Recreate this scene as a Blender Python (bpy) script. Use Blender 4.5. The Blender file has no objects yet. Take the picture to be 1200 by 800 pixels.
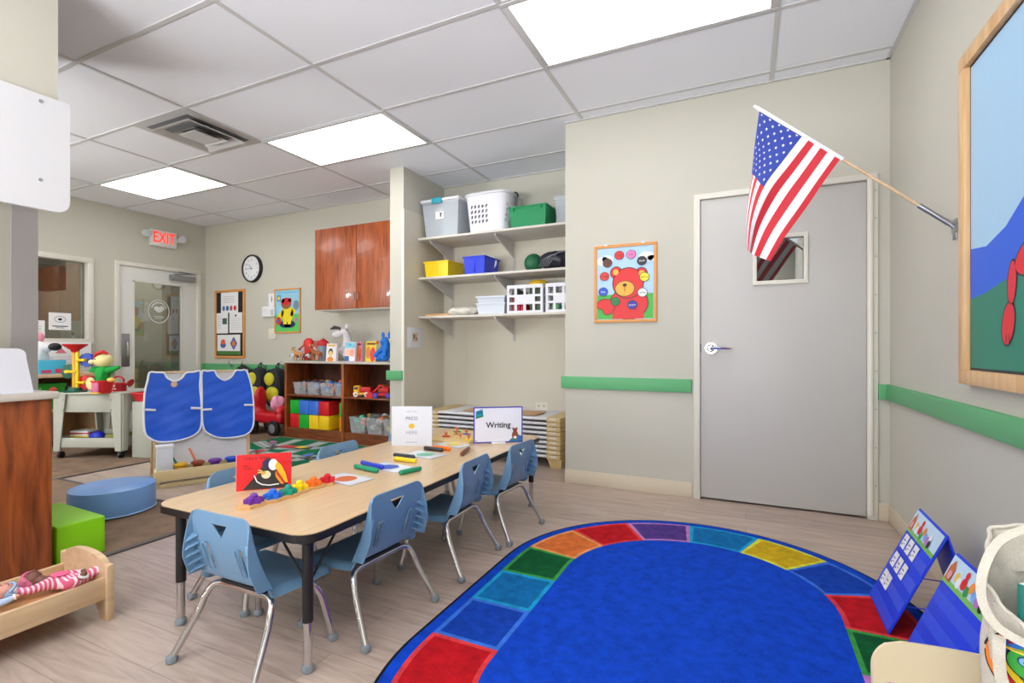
import bpy, bmesh, math, random
from mathutils import Vector, Matrix, geometry
from math import pi, sin, cos, radians, sqrt
random.seed(7)
scene = bpy.context.scene
COL = scene.collection
# ---------------------------------------------------------------- camera constants (1200x800 photograph)
FPX, YAW, CYPX, CXPX, CAMH = 582.5, 0.4397, 407.6, 600.0, 0.993
CEIL = 2.648
def ray(u, v):
    r = (u-CXPX)/FPX; z = (CYPX-v)/FPX
    return Vector((r*cos(YAW)-sin(YAW), r*sin(YAW)+cos(YAW), z))
def at(u, v, **k):
    """world point seen at pixel (u, v) on the plane x=, y= or z="""
    D = ray(u, v); a, val = list(k.items())[0]
    s = val/D.x if a == 'x' else val/D.y if a == 'y' else (val-CAMH)/D.z
    return Vector((D.x*s, D.y*s, CAMH+D.z*s))
def at_plane(u, v, P, n):
    D = ray(u, v); O = Vector((0, 0, CAMH))
    s = (Vector(P)-O).dot(n)/D.dot(n)
    return O+D*s
# ---------------------------------------------------------------- materials
_M = {}
def lin(c):
    return tuple(((x/255)/12.92 if x/255 <= .04045 else ((x/255+.055)/1.055)**2.4) for x in c)
def mat(name, rgb, rough=.5, metal=0, coat=0, var=.04, scale=30, bump=0, emit=0, alpha=1, trans=0, sheen=0):
    if name in _M: return _M[name]
    m = bpy.data.materials.new(name); m.use_nodes = True; nt = m.node_tree; b = nt.nodes['Principled BSDF']
    c = lin(rgb)
    b.inputs['Base Color'].default_value = (*c, 1); b.inputs['Roughness'].default_value = rough
    b.inputs['Metallic'].default_value = metal; b.inputs['Coat Weight'].default_value = coat
    b.inputs['Alpha'].default_value = alpha; b.inputs['Transmission Weight'].default_value = trans
    b.inputs['Sheen Weight'].default_value = sheen
    if emit:
        b.inputs['Emission Color'].default_value = (*c, 1); b.inputs['Emission Strength'].default_value = emit
    tc = nt.nodes.new('ShaderNodeTexCoord'); nz = nt.nodes.new('ShaderNodeTexNoise')
    nz.inputs['Scale'].default_value = scale; nz.inputs['Detail'].default_value = 3
    nt.links.new(tc.outputs['Object'], nz.inputs['Vector'])
    if var:
        r = nt.nodes.new('ShaderNodeMapRange'); r.inputs['To Min'].default_value = 1-var; r.inputs['To Max'].default_value = 1+var
        hs = nt.nodes.new('ShaderNodeHueSaturation'); hs.inputs['Color'].default_value = (*c, 1)
        nt.links.new(nz.outputs['Fac'], r.inputs['Value']); nt.links.new(r.outputs['Result'], hs.inputs['Value'])
        nt.links.new(hs.outputs['Color'], b.inputs['Base Color'])
    if bump:
        bp = nt.nodes.new('ShaderNodeBump'); bp.inputs['Strength'].default_value = bump; bp.inputs['Distance'].default_value = .002
        nt.links.new(nz.outputs['Fac'], bp.inputs['Height']); nt.links.new(bp.outputs['Normal'], b.inputs['Normal'])
    _M[name] = m; return m
def wood(name, c1, c2, axis='Z', scale=6, rough=.4, stretch=12, coat=0, contrast=1):
    if name in _M: return _M[name]
    m = bpy.data.materials.new(name); m.use_nodes = True; nt = m.node_tree; b = nt.nodes['Principled BSDF']
    b.inputs['Roughness'].default_value = rough; b.inputs['Coat Weight'].default_value = coat
    tc = nt.nodes.new('ShaderNodeTexCoord'); mp = nt.nodes.new('ShaderNodeMapping')
    s = {'X': (1, stretch, stretch), 'Y': (stretch, 1, stretch), 'Z': (stretch, stretch, 1)}[axis]
    mp.inputs['Scale'].default_value = s
    nz = nt.nodes.new('ShaderNodeTexNoise'); nz.inputs['Scale'].default_value = scale; nz.inputs['Detail'].default_value = 6
    nz.inputs['Distortion'].default_value = .6
    cr = nt.nodes.new('ShaderNodeValToRGB')
    cr.color_ramp.elements[0].position = .5-.22/contrast; cr.color_ramp.elements[0].color = (*lin(c1), 1)
    cr.color_ramp.elements[1].position = .5+.22/contrast; cr.color_ramp.elements[1].color = (*lin(c2), 1)
    nt.links.new(tc.outputs['Object'], mp.inputs['Vector']); nt.links.new(mp.outputs['Vector'], nz.inputs['Vector'])
    nt.links.new(nz.outputs['Fac'], cr.inputs['Fac']); nt.links.new(cr.outputs['Color'], b.inputs['Base Color'])
    _M[name] = m; return m
def glass_mat(name, tint=(235, 240, 238), gloss=.12, rough=.02):
    if name in _M: return _M[name]
    m = bpy.data.materials.new(name); m.use_nodes = True; nt = m.node_tree; nt.nodes.clear()
    o = nt.nodes.new('ShaderNodeOutputMaterial'); t = nt.nodes.new('ShaderNodeBsdfTransparent'); g = nt.nodes.new('ShaderNodeBsdfGlossy')
    t.inputs['Color'].default_value = (*lin(tint), 1); g.inputs['Roughness'].default_value = rough
    mx = nt.nodes.new('ShaderNodeMixShader'); fr = nt.nodes.new('ShaderNodeFresnel'); fr.inputs['IOR'].default_value = 1.5
    ad = nt.nodes.new('ShaderNodeMath'); ad.operation = 'ADD'; ad.inputs[1].default_value = gloss
    nt.links.new(fr.outputs['Fac'], ad.inputs[0]); nt.links.new(ad.outputs[0], mx.inputs['Fac'])
    nt.links.new(t.outputs[0], mx.inputs[1]); nt.links.new(g.outputs[0], mx.inputs[2]); nt.links.new(mx.outputs[0], o.inputs['Surface'])
    _M[name] = m; return m
def flat(rgb, rough=.5):
    return mat('paint_%02x%02x%02x_%d' % (*rgb, int(rough*100)), rgb, rough, var=.02)
def floor_mat():
    m = bpy.data.materials.new('vinyl_planks'); m.use_nodes = True; nt = m.node_tree; b = nt.nodes['Principled BSDF']
    L = nt.links.new; N = nt.nodes.new
    tc = N('ShaderNodeTexCoord'); br = N('ShaderNodeTexBrick')
    br.inputs['Scale'].default_value = 1; br.inputs['Brick Width'].default_value = 1.22; br.inputs['Row Height'].default_value = .152
    br.inputs['Mortar Size'].default_value = .0012; br.inputs['Mortar Smooth'].default_value = .3; br.offset = .37
    br.inputs['Color1'].default_value = (*lin((192, 172, 158)), 1); br.inputs['Color2'].default_value = (*lin((178, 160, 148)), 1)
    br.inputs['Mortar'].default_value = (*lin((140, 122, 110)), 1)
    L(tc.outputs['Object'], br.inputs['Vector'])
    mp = N('ShaderNodeMapping'); mp.inputs['Scale'].default_value = (1.6, 14, 1); nz = N('ShaderNodeTexNoise')
    nz.inputs['Scale'].default_value = 2.2; nz.inputs['Detail'].default_value = 8; nz.inputs['Distortion'].default_value = 1.2
    L(tc.outputs['Object'], mp.inputs['Vector']); L(mp.outputs['Vector'], nz.inputs['Vector'])
    cr = N('ShaderNodeValToRGB'); cr.color_ramp.elements[0].position = .3; cr.color_ramp.elements[0].color = (.66, .62, .6, 1)
    cr.color_ramp.elements[1].position = .62; cr.color_ramp.elements[1].color = (1.04, 1.03, 1.03, 1)
    mx = N('ShaderNodeMix'); mx.data_type = 'RGBA'; mx.blend_type = 'MULTIPLY'; mx.inputs['Factor'].default_value = .75
    L(nz.outputs['Fac'], cr.inputs['Fac']); L(br.outputs['Color'], mx.inputs['A']); L(cr.outputs['Color'], mx.inputs['B'])
    L(mx.outputs['Result'], b.inputs['Base Color'])
    b.inputs['Roughness'].default_value = .33; b.inputs['Specular IOR Level'].default_value = .45
    bp = N('ShaderNodeBump'); bp.inputs['Strength'].default_value = .12; bp.inputs['Distance'].default_value = .001
    L(nz.outputs['Fac'], bp.inputs['Height']); L(bp.outputs['Normal'], b.inputs['Normal'])
    return m
def speckle(name, c1, c2, scale=200, rough=.95, bump=.5, mid=None):
    if name in _M: return _M[name]
    m = bpy.data.materials.new(name); m.use_nodes = True; nt = m.node_tree; b = nt.nodes['Principled BSDF']
    L = nt.links.new; N = nt.nodes.new
    tc = N('ShaderNodeTexCoord'); nz = N('ShaderNodeTexNoise'); nz.inputs['Scale'].default_value = scale; nz.inputs['Detail'].default_value = 4
    n2 = N('ShaderNodeTexNoise'); n2.inputs['Scale'].default_value = scale*.06; n2.inputs['Detail'].default_value = 3
    ad = N('ShaderNodeMix'); ad.data_type = 'FLOAT'; ad.inputs['Factor'].default_value = .4
    cr = N('ShaderNodeValToRGB'); cr.color_ramp.elements[0].position = .36; cr.color_ramp.elements[0].color = (*lin(c1), 1)
    cr.color_ramp.elements[1].position = .64; cr.color_ramp.elements[1].color = (*lin(c2), 1)
    L(tc.outputs['Object'], nz.inputs['Vector']); L(tc.outputs['Object'], n2.inputs['Vector'])
    L(nz.outputs['Fac'], ad.inputs['A']); L(n2.outputs['Fac'], ad.inputs['B']); L(ad.outputs['Result'], cr.inputs['Fac'])
    L(cr.outputs['Color'], b.inputs['Base Color']); b.inputs['Roughness'].default_value = rough
    b.inputs['Specular IOR Level'].default_value = .15
    bp = N('ShaderNodeBump'); bp.inputs['Strength'].default_value = bump; bp.inputs['Distance'].default_value = .004
    L(nz.outputs['Fac'], bp.inputs['Height']); L(bp.outputs['Normal'], b.inputs['Normal'])
    _M[name] = m; return m
# ---------------------------------------------------------------- mesh builder
def text_geo(s, size, bold=0, align='CENTER', ext=0):
    cu = bpy.data.curves.new('t', 'FONT'); cu.body = s; cu.size = size; cu.align_x = align; cu.align_y = 'CENTER'
    cu.offset = bold*size; cu.extrude = ext; cu.resolution_u = 4
    ob = bpy.data.objects.new('t', cu); COL.objects.link(ob)
    dg = bpy.context.evaluated_depsgraph_get(); me = bpy.data.meshes.new_from_object(ob.evaluated_get(dg))
    V = [v.co.copy() for v in me.vertices]; F = [tuple(p.vertices) for p in me.polygons]
    bpy.data.objects.remove(ob); bpy.data.curves.remove(cu); bpy.data.meshes.remove(me)
    return V, F
I4 = Matrix.Identity(4)
def TR(x=0, y=0, z=0, rz=0, rx=0, ry=0):
    return Matrix.Translation((x, y, z)) @ Matrix.Rotation(rz, 4, 'Z') @ Matrix.Rotation(ry, 4, 'Y') @ Matrix.Rotation(rx, 4, 'X')
def frame(o, ex, ey):
    """matrix whose X,Y span the plane with origin o; Z = ex x ey"""
    ex = Vector(ex).normalized(); ey = Vector(ey); ez = ex.cross(ey).normalized(); ey = ez.cross(ex)
    M = Matrix((ex, ey, ez)).transposed().to_4x4(); M.translation = Vector(o); return M
class MB:
    def __init__(s): s.bm = bmesh.new(); s.mats = []
    def mi(s, m):
        if m not in s.mats: s.mats.append(m)
        return s.mats.index(m)
    def add(s, V, F, m, M=I4, smooth=True):
        vs = [s.bm.verts.new(M @ Vector(v)) for v in V]; k = s.mi(m); out = []
        for f in F:
            try: fc = s.bm.faces.new([vs[i] for i in f])
            except ValueError: continue
            fc.material_index = k; fc.smooth = smooth; out.append(fc)
        return vs, out
    def box(s, x0, x1, y0, y1, z0, z1, m, bev=0, M=I4, seg=2):
        V = [(x, y, z) for x in (x0, x1) for y in (y0, y1) for z in (z0, z1)]
        F = [(0, 1, 3, 2), (4, 6, 7, 5), (0, 4, 5, 1), (2, 3, 7, 6), (0, 2, 6, 4), (1, 5, 7, 3)]
        vs, fs = s.add(V, F, m, M)
        if bev > 0:
            es = list({e for f in fs for e in f.edges})
            r = bmesh.ops.bevel(s.bm, geom=es, offset=bev, segments=seg, affect='EDGES', profile=.5)
            for f in r['faces']: f.material_index = s.mi(m); f.smooth = True
        return s
    def cyl(s, p0, p1, r0, m, r1=None, n=16, M=I4):
        return s.tube([p0, p1], r0, m, n=n, M=M, r1=r1)
    def tube(s, pts, r, m, n=10, closed=False, M=I4, r1=None, caps=True, sy=1.0):
        P = [Vector(p) for p in pts]; k = len(P); rings = []
        if k < 2: return s
        T = []
        for i in range(k):
            a = P[(i-1) % k] if (closed or i > 0) else P[i]; b = P[(i+1) % k] if (closed or i < k-1) else P[i]
            T.append((b-a).normalized())
        up = Vector((0, 0, 1)) if abs(T[0].z) < .95 else Vector((0, 1, 0))
        nx = T[0].cross(up).normalized()
        V = []
        for i in range(k):
            nx = (nx-T[i]*nx.dot(T[i]))
            if nx.length < 1e-6: nx = T[i].orthogonal()
            nx.normalize(); ny = T[i].cross(nx)
            rr = r[i] if isinstance(r, (list, tuple)) else (r if r1 is None else r+(r1-r)*i/(k-1))
            for j in range(n):
                a = 2*pi*j/n; V.append(P[i]+nx*cos(a)*rr+ny*sin(a)*rr*sy)
        F = []
        for i in range(k if closed else k-1):
            for j in range(n):
                a = i*n+j; b = i*n+(j+1) % n; c = ((i+1) % k)*n+(j+1) % n; d = ((i+1) % k)*n+j
                F.append((a, b, c, d))
        if not closed and caps:
            F.append(tuple(range(n-1, -1, -1))); F.append(tuple((k-1)*n+j for j in range(n)))
        s.add(V, F, m, M); return s
    def lathe(s, prof, m, c=(0, 0, 0), n=24, M=I4, sx=1, sy=1, caps=True):
        V = []; F = []
        for (r, z) in prof:
            for j in range(n):
                a = 2*pi*j/n; V.append((c[0]+r*cos(a)*sx, c[1]+r*sin(a)*sy, c[2]+z))
        for i in range(len(prof)-1):
            for j in range(n): F.append((i*n+j, i*n+(j+1) % n, (i+1)*n+(j+1) % n, (i+1)*n+j))
        if caps:
            F.append(tuple(range(n-1, -1, -1))); F.append(tuple((len(prof)-1)*n+j for j in range(n)))
        s.add(V, F, m, M); return s
    def ell(s, c, r, m, M=I4, n=16, k=10):
        if not isinstance(r, (tuple, list)): r = (r, r, r)
        V = [(c[0], c[1], c[2]-r[2])]; F = []
        for i in range(1, k):
            t = -pi/2+pi*i/k
            for j in range(n):
                a = 2*pi*j/n; V.append((c[0]+r[0]*cos(t)*cos(a), c[1]+r[1]*cos(t)*sin(a), c[2]+r[2]*sin(t)))
        V.append((c[0], c[1], c[2]+r[2])); top = len(V)-1
        for j in range(n):
            F.append((0, 1+(j+1) % n, 1+j)); F.append((top, 1+(k-2)*n+j, 1+(k-2)*n+(j+1) % n))
        for i in range(k-2):
            for j in range(n):
                F.append((1+i*n+j, 1+i*n+(j+1) % n, 1+(i+1)*n+(j+1) % n, 1+(i+1)*n+j))
        s.add(V, F, m, M); return s
    def prism(s, pts, z0, z1, m, M=I4, m_side=None):
        n = len(pts); V = [(p[0], p[1], z0) for p in pts]+[(p[0], p[1], z1) for p in pts]
        s.add(V, [tuple(range(n-1, -1, -1)), tuple(range(n, 2*n))], m, M)
        s.add(V, [(i, (i+1) % n, n+(i+1) % n, n+i) for i in range(n)], m_side or m, M); return s
    def poly(s, pts, m, M=I4, z=0):
        s.add([(p[0], p[1], p[2] if len(p) > 2 else z) for p in pts], [tuple(range(len(pts)))], m, M, smooth=False); return s
    def disc(s, x, y, rx, ry, m, M=I4, z=0, n=24, a0=0, a1=2*pi, rot=0):
        p = []
        for i in range(n):
            a = a0+(a1-a0)*i/(n if a1-a0 > 6.28 else n-1); X = rx*cos(a); Y = ry*sin(a)
            p.append((x+X*cos(rot)-Y*sin(rot), y+X*sin(rot)+Y*cos(rot)))
        return s.poly(p, m, M, z)
    def rect(s, x0, x1, y0, y1, m, M=I4, z=0): return s.poly([(x0, y0), (x1, y0), (x1, y1), (x0, y1)], m, M, z)
    def ring(s, x, y, rx, ry, w, m, M=I4, z=0, n=28):
        V = []; 
        for i in range(n):
            a = 2*pi*i/n; V += [(x+rx*cos(a), y+ry*sin(a), z), (x+(rx-w)*cos(a), y+(ry-w)*sin(a), z)]
        s.add(V, [(2*i, 2*((i+1) % n), 2*((i+1) % n)+1, 2*i+1) for i in range(n)], m, M, smooth=False); return s
    def text(s, t, size, m, M=I4, bold=0, align='CENTER', ext=0):
        V, F = text_geo(t, size, bold, align, ext); s.add(V, F, m, M, smooth=False); return s
    def grid(s, fn, nu, nv, m, thick=0, mf=None, M=I4, closed_u=False):
        """fn(u,v)->point, u,v in 0..1; optional thickness along the normal"""
        P = [[Vector(fn(i/nu, j/nv)) for j in range(nv+1)] for i in range(nu+1)]
        V = [p for r in P for p in r]; w = nv+1
        def fidx(i, j, o=0): return (o+i*w+j, o+(i+1)*w+j, o+(i+1)*w+j+1, o+i*w+j+1)
        if thick:
            N = []
            for i in range(nu+1):
                for j in range(nv+1):
                    du = P[min(i+1, nu)][j]-P[max(i-1, 0)][j]; dv = P[i][min(j+1, nv)]-P[i][max(j-1, 0)]
                    N.append(du.cross(dv).normalized())
            V2 = [v-nn*thick for v, nn in zip(V, N)]; o = len(V); V = V+V2
        vs = [s.bm.verts.new(M @ v) for v in V]
        def face(f, mm):
            try: fc = s.bm.faces.new([vs[i] for i in f])
            except ValueError: return
            fc.material_index = s.mi(mm); fc.smooth = True
        for i in range(nu):
            for j in range(nv):
                mm = mf((i+.5)/nu, (j+.5)/nv) if mf else m
                face(fidx(i, j), mm)
                if thick: face(tuple(reversed(fidx(i, j, o))), mm)
        if thick:
            for i in range(nu):
                for j in (0, nv):
                    a, b = i*w+j, (i+1)*w+j; f = (a, b, b+o, a+o); face(f if j else tuple(reversed(f)), mf((i+.5)/nu, j/nv) if mf else m)
            for j in range(nv):
                for i in (0, nu):
                    a, b = i*w+j, i*w+j+1; f = (a, b, b+o, a+o); face(tuple(reversed(f)) if i else f, mf(i/nu, (j+.5)/nv) if mf else m)
        return s
    def build(s, name, parent=None, origin=None, recalc=True, angle=35):
        if recalc: bmesh.ops.recalc_face_normals(s.bm, faces=s.bm.faces[:])
        if parent is not None: s.bm.transform(wm(parent).inverted())
        elif origin is not None: s.bm.transform(Matrix.Translation(-Vector(origin)))
        me = bpy.data.meshes.new(name); s.bm.to_mesh(me); s.bm.free()
        for m in s.mats: me.materials.append(m)
        try: me.set_sharp_from_angle(angle=radians(angle))
        except Exception: pass
        o = bpy.data.objects.new(name, me); COL.objects.link(o)
        if parent is not None: o.parent = parent
        elif origin is not None: o.location = origin
        return o
def wm(o):
    M = Matrix.Translation(o.location) @ o.rotation_euler.to_matrix().to_4x4()
    return wm(o.parent) @ M if o.parent else M
def tag(o, label=None, cat=None, group=None, kind=None):
    if label: o['label'] = label
    if cat: o['category'] = cat
    if group: o['group'] = group
    if kind: o['kind'] = kind
    return o
def thing(name, label, cat, loc=(0, 0, 0), rz=0, group=None):
    o = bpy.data.objects.new(name, None); COL.objects.link(o); o.empty_display_size = .05
    o.location = loc; o.rotation_euler = (0, 0, rz); return tag(o, label, cat, group)
def one(mb, name, label, cat, origin, group=None, kind=None):
    return tag(mb.build(name, origin=origin), label, cat, group, kind)
def st(mb, name):
    return tag(mb.build(name), kind='structure')
def kids(o): return [c for c in COL.objects if c.parent == o]
def dup(root, loc, rz=None, label=None, group=None):
    def cp(o, p):
        c = o.copy(); COL.objects.link(c); c.parent = p
        for k in kids(o):
            if k is not c: cp(k, c)
        return c
    r = cp(root, None); r.location = loc
    if rz is not None: r.rotation_euler = (0, 0, rz)
    if label: r['label'] = label
    if group: r['group'] = group
    return r
def apply_mods(o):
    dg = bpy.context.evaluated_depsgraph_get(); me = bpy.data.meshes.new_from_object(o.evaluated_get(dg))
    old = o.data; o.modifiers.clear(); o.data = me; bpy.data.meshes.remove(old); return o
def boolean_cut(o, cutter_mb):
    c = cutter_mb.build('cutter', parent=o.parent) if o.parent else cutter_mb.build('cutter')
    md = o.modifiers.new('b', 'BOOLEAN'); md.operation = 'DIFFERENCE'; md.object = c; md.solver = 'EXACT'
    apply_mods(o)
    try: o.data.set_sharp_from_angle(angle=radians(35))
    except Exception: pass
    bpy.data.objects.remove(c); return o
def skin(mb, J, E, m, sub=2, mf=None):
    """J: list of (x,y,z,r); grows one continuous surface and adds it to the builder"""
    me = bpy.data.meshes.new('sk'); me.from_pydata([j[:3] for j in J], E, [])
    o = bpy.data.objects.new('sk', me); COL.objects.link(o)
    md = o.modifiers.new('s', 'SKIN'); md.use_smooth_shade = True
    for i, j in enumerate(J):
        sv = me.skin_vertices[0].data[i]; r = j[3]; sv.radius = (r, r) if not isinstance(r, tuple) else r; sv.use_root = (i == 0)
    sb = o.modifiers.new('u', 'SUBSURF'); sb.levels = sub; sb.render_levels = sub
    dg = bpy.context.evaluated_depsgraph_get(); ev = bpy.data.meshes.new_from_object(o.evaluated_get(dg))
    V = [v.co.copy() for v in ev.vertices]
    vs = [mb.bm.verts.new(v) for v in V]
    for p in ev.polygons:
        try: f = mb.bm.faces.new([vs[i] for i in p.vertices])
        except ValueError: continue
        c = sum((V[i] for i in p.vertices), Vector())/len(p.vertices)
        f.material_index = mb.mi(mf(c) if mf else m); f.smooth = True
    bpy.data.objects.remove(o); bpy.data.meshes.remove(me); bpy.data.meshes.remove(ev)
    return mb
def arc(cx, cy, r, a0, a1, n=6): return [(cx+r*cos(a0+(a1-a0)*i/n), cy+r*sin(a0+(a1-a0)*i/n)) for i in range(n+1)]
def rrect(x0, x1, y0, y1, r, n=5):
    return (arc(x1-r, y0+r, r, -pi/2, 0, n)+arc(x1-r, y1-r, r, 0, pi/2, n)+arc(x0+r, y1-r, r, pi/2, pi, n)+arc(x0+r, y0+r, r, pi, 1.5*pi, n))
def smooth_path(P, k=4, closed=False):
    P = [Vector(p) for p in P]; out = []; n = len(P)
    for i in range(n if closed else n-1):
        p0 = P[(i-1) % n] if (closed or i) else P[i]; p1 = P[i]; p2 = P[(i+1) % n]; p3 = P[(i+2) % n] if (closed or i+2 < n) else p2
        for j in range(k):
            t = j/k
            out.append(.5*((2*p1)+(p2-p0)*t+(2*p0-5*p1+4*p2-p3)*t*t+(3*p1-p0-3*p2+p3)*t**3))
    if not closed: out.append(P[-1])
    return out
def cloth_patch(mb, outline, to3d, step, m, thick=.003):
    """fills a 2d outline with a triangulated sheet, mapped by to3d(x,y,layer)"""
    xs = [p[0] for p in outline]; ys = [p[1] for p in outline]
    pts = [Vector((p[0], p[1])) for p in outline]; n = len(pts); inn = []
    def inside(x, y):
        c = False
        for i in range(n):
            a, b = pts[i], pts[(i+1) % n]
            if (a.y > y) != (b.y > y) and x < (b.x-a.x)*(y-a.y)/(b.y-a.y)+a.x: c = not c
        return c
    x = min(xs)+step/2
    while x < max(xs):
        y = min(ys)+step/2
        while y < max(ys):
            if inside(x, y) and min((Vector((x, y))-q).length for q in pts) > step*.4: inn.append(Vector((x, y)))
            y += step
        x += step
    vc, _, fc, *_r = geometry.delaunay_2d_cdt(pts+inn, [(i, (i+1) % n) for i in range(n)], [], 1, 1e-7)
    V = [to3d(v.x, v.y, 0) for v in vc]; V2 = [to3d(v.x, v.y, thick) for v in vc]; k = len(V)
    F = [tuple(f) for f in fc]+[tuple(i+k for i in reversed(f)) for f in fc]
    F += [(i, (i+1) % n, (i+1) % n+k, i+k) for i in range(n)]
    mb.add(V+V2, F, m); return mb
# ---------------------------------------------------------------- shared materials
WALL = mat('wall_paint', (199, 196, 183), .75, var=.015, scale=3, bump=.03)
WALLR = WALL
PANELW = mat('alcove_panelling', (214, 207, 190), .5, var=.02, scale=3)
TRIMW = mat('trim_white', (222, 218, 206), .45, var=.01)
BASEB = mat('baseboard_vinyl', (216, 203, 180), .5, var=.02)
GREEN = mat('rail_green', (95, 176, 117), .5, var=.02)
DOORM = mat('door_paint', (196, 193, 189), .45, var=.015, scale=2)
CEILM = mat('ceiling_tile', (240, 243, 250), .9, var=.015, scale=90, bump=.08)
GRIDM = mat('ceiling_bar', (206, 206, 206), .5, var=.01)
CHROME = mat('chrome', (225, 225, 228), .12, metal=1, var=.02)
STEEL = mat('brushed_steel', (165, 168, 172), .35, metal=.9, var=.04)
BLACK = mat('black_plastic', (24, 24, 26), .45, var=.05)
WHITE = mat('white_plastic', (236, 237, 240), .4, var=.01)
GREYF = mat('grey_rubber', (130, 138, 145), .6, var=.03)
CHERRY = wood('cherry_wood', (96, 40, 14), (182, 94, 40), 'Z', 4, .4, 9, coat=.1)
CHERRYX = wood('cherry_wood_lying', (92, 42, 20), (150, 80, 42), 'X', 5, .35, 10, coat=.2)
DARKW = wood('walnut_inside', (58, 26, 16), (98, 50, 30), 'Z', 5, .5, 10)
MAPLE = wood('maple_wood', (206, 172, 134), (226, 196, 158), 'Y', 4, .4, 8)
MAPLEZ = wood('maple_frame', (206, 160, 108), (228, 188, 138), 'Z', 4, .45, 10)
PINE = wood('pine_frame', (214, 164, 108), (238, 200, 150), 'Z', 3, .45, 9)
TABLEW = wood('table_laminate', (208, 176, 134), (222, 192, 152), 'Y', 5, .3, 14, coat=.15)
BLUEP = mat('chair_blue', (112, 152, 188), .34, var=.02)
PAPER = mat('paper_white', (238, 237, 238), .6, var=.01)
GLASS = glass_mat('window_glass')
DGL = mat('dark_glass', (36, 38, 38), .02, var=0); DGL.node_tree.nodes['Principled BSDF'].inputs['IOR'].default_value = 2.6
INK = flat((40, 40, 45))
FAB_BLUE = mat('vinyl_blue', (14, 90, 218), .42, var=.03)
def C(r, g, b, rough=.45): return flat((r, g, b), rough)
RED, YEL, GRN, BLU, ORG, PUR, PNK, BRN, SKY = C(214, 28, 34), C(248, 212, 28), C(26, 150, 70), C(28, 80, 205), C(240, 120, 30), C(112, 46, 160), C(240, 130, 170), C(120, 66, 38), C(160, 205, 235)
# ================================================================= THE ROOM
XL, XR, YF, YB, YR = -6.694, 0.747, 3.495, 4.372, -2.6
b = MB(); b.box(XL-.1, XR+.1, YR-.1, YB+.1, -.1, 0, floor_mat()); st(b, 'floor')
CARP = speckle('carpet_brown', (112, 90, 74), (152, 128, 108), 160)
b = MB(); b.box(-4.70, -2.775, YR, 1.93, 0, .006, CARP); b.box(XL, -4.72, YR, YB, 0, .006, CARP); b.box(-4.72, -4.15, 3.35, YB, 0, .0055, CARP); st(b, 'carpet')
b = MB(); STRIP = mat('carpet_edge_strip', (84, 78, 76), .6)
b.box(-2.775, -2.745, YR, 1.955, 0, .009, STRIP); b.box(-4.70, -2.775, 1.93, 1.95, 0, .009, STRIP); b.box(-4.72, -4.70, YR, 3.35, 0, .009, STRIP); st(b, 'trim_1')
# ceiling, tile grid with openings only where lamps and the vent sit
GX, GY, TX, TY = -1.0766, 2.1433, 1.2192, .6096
b = MB(); b.box(XL-.1, XR+.1, YR-.1, YB+.1, CEIL+.005, CEIL+.1, CEILM); st(b, 'ceiling')
b = MB()
i = -8
while GY+i*TY < YB:
    y = GY+i*TY
    if y > YR: b.box(XL, XR, y-.012, y+.012, CEIL, CEIL+.0058, GRIDM)
    i += 1
for i in range(-5, 2):
    x = GX+i*TX
    if XL < x < XR: b.box(x-.012, x+.012, YR, YB, CEIL+.0003, CEIL+.0057, GRIDM)
b.box(XL, XL+.02, YR, YB, CEIL-.002, CEIL+.005, GRIDM); b.box(XR-.02, XR, YR, YF, CEIL-.002, CEIL+.005, GRIDM)
b.box(-1.208, XR, YF-.02, YF, CEIL-.002, CEIL+.005, GRIDM); b.box(XL, -1.208, YB-.02, YB, CEIL-.002, CEIL+.005, GRIDM)
b.box(-4.137, -4.113, GY, GY+TY, CEIL+.0004, CEIL+.0056, GRIDM)
st(b, 'trim_2')
# walls
b = MB()
b.box(-1.208, -.30, YF, YB+.1, 0, CEIL+.02, WALLR); b.box(.667, XR+.1, YF, YF+.2, 0, CEIL+.02, WALLR); b.box(-.30, .667, YF, YF+.2, 1.99, CEIL+.02, WALLR)
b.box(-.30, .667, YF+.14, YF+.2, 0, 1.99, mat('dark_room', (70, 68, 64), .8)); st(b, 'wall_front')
b = MB(); b.box(XR, XR+.1, YR, YF, 0, CEIL+.02, WALLR); st(b, 'wall_right')
b = MB(); b.box(XL-.1, -1.208, YB, YB+.1, 0, CEIL+.02, WALL); st(b, 'wall_back')
b = MB(); b.box(-2.99, -2.835, 3.695, YB, 0, CEIL+.02, WALL); st(b, 'wall_partition')
b = MB(); RX0, RX1, RZ0, RZ1 = -4.2, .2, .75, 2.25
b.box(XL-.1, RX0, YR-.1, YR, 0, CEIL+.02, WALLR); b.box(RX1, XR+.1, YR-.1, YR, 0, CEIL+.02, WALLR); b.box(RX0, RX1, YR-.1, YR, 0, RZ0, WALLR); b.box(RX0, RX1, YR-.1, YR, RZ1, CEIL+.02, WALLR); st(b, 'wall_rear')
w2 = thing('added_window_rear', None, None, (-2, YR, RZ0)); w2['kind'] = 'structure'  # added window out of view, an opening for the rear ceiling fill
b = MB()
for x in (RX0, -2.73, -1.27, RX1-.05): b.box(x, x+.05, YR-.09, YR+.01, RZ0, RZ1, TRIMW, .003)
b.box(RX0, RX1, YR-.09, YR+.011, RZ0, RZ0+.05, TRIMW, .003); b.box(RX0, RX1, YR-.09, YR+.011, RZ1-.05, RZ1, TRIMW, .003); b.build('window_frame', w2)
w3 = thing('added_window_side', None, None, (XL, -1.3, .8)); w3['kind'] = 'structure'  # second added window, unseen, lets the side fill light in
b = MB()
for y in (-2.2, -1.325, -.45): b.box(XL-.10, XL+.01, y, y+.05, .8, 2.2, TRIMW, .003)
b.box(XL-.101, XL+.011, -2.2, -.4, .79, .84, TRIMW, .003); b.box(XL-.101, XL+.011, -2.2, -.4, 2.16, 2.21, TRIMW, .003); b.build('window_frame', w3)
b = MB()   # wall with the exit door and the interior window
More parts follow.
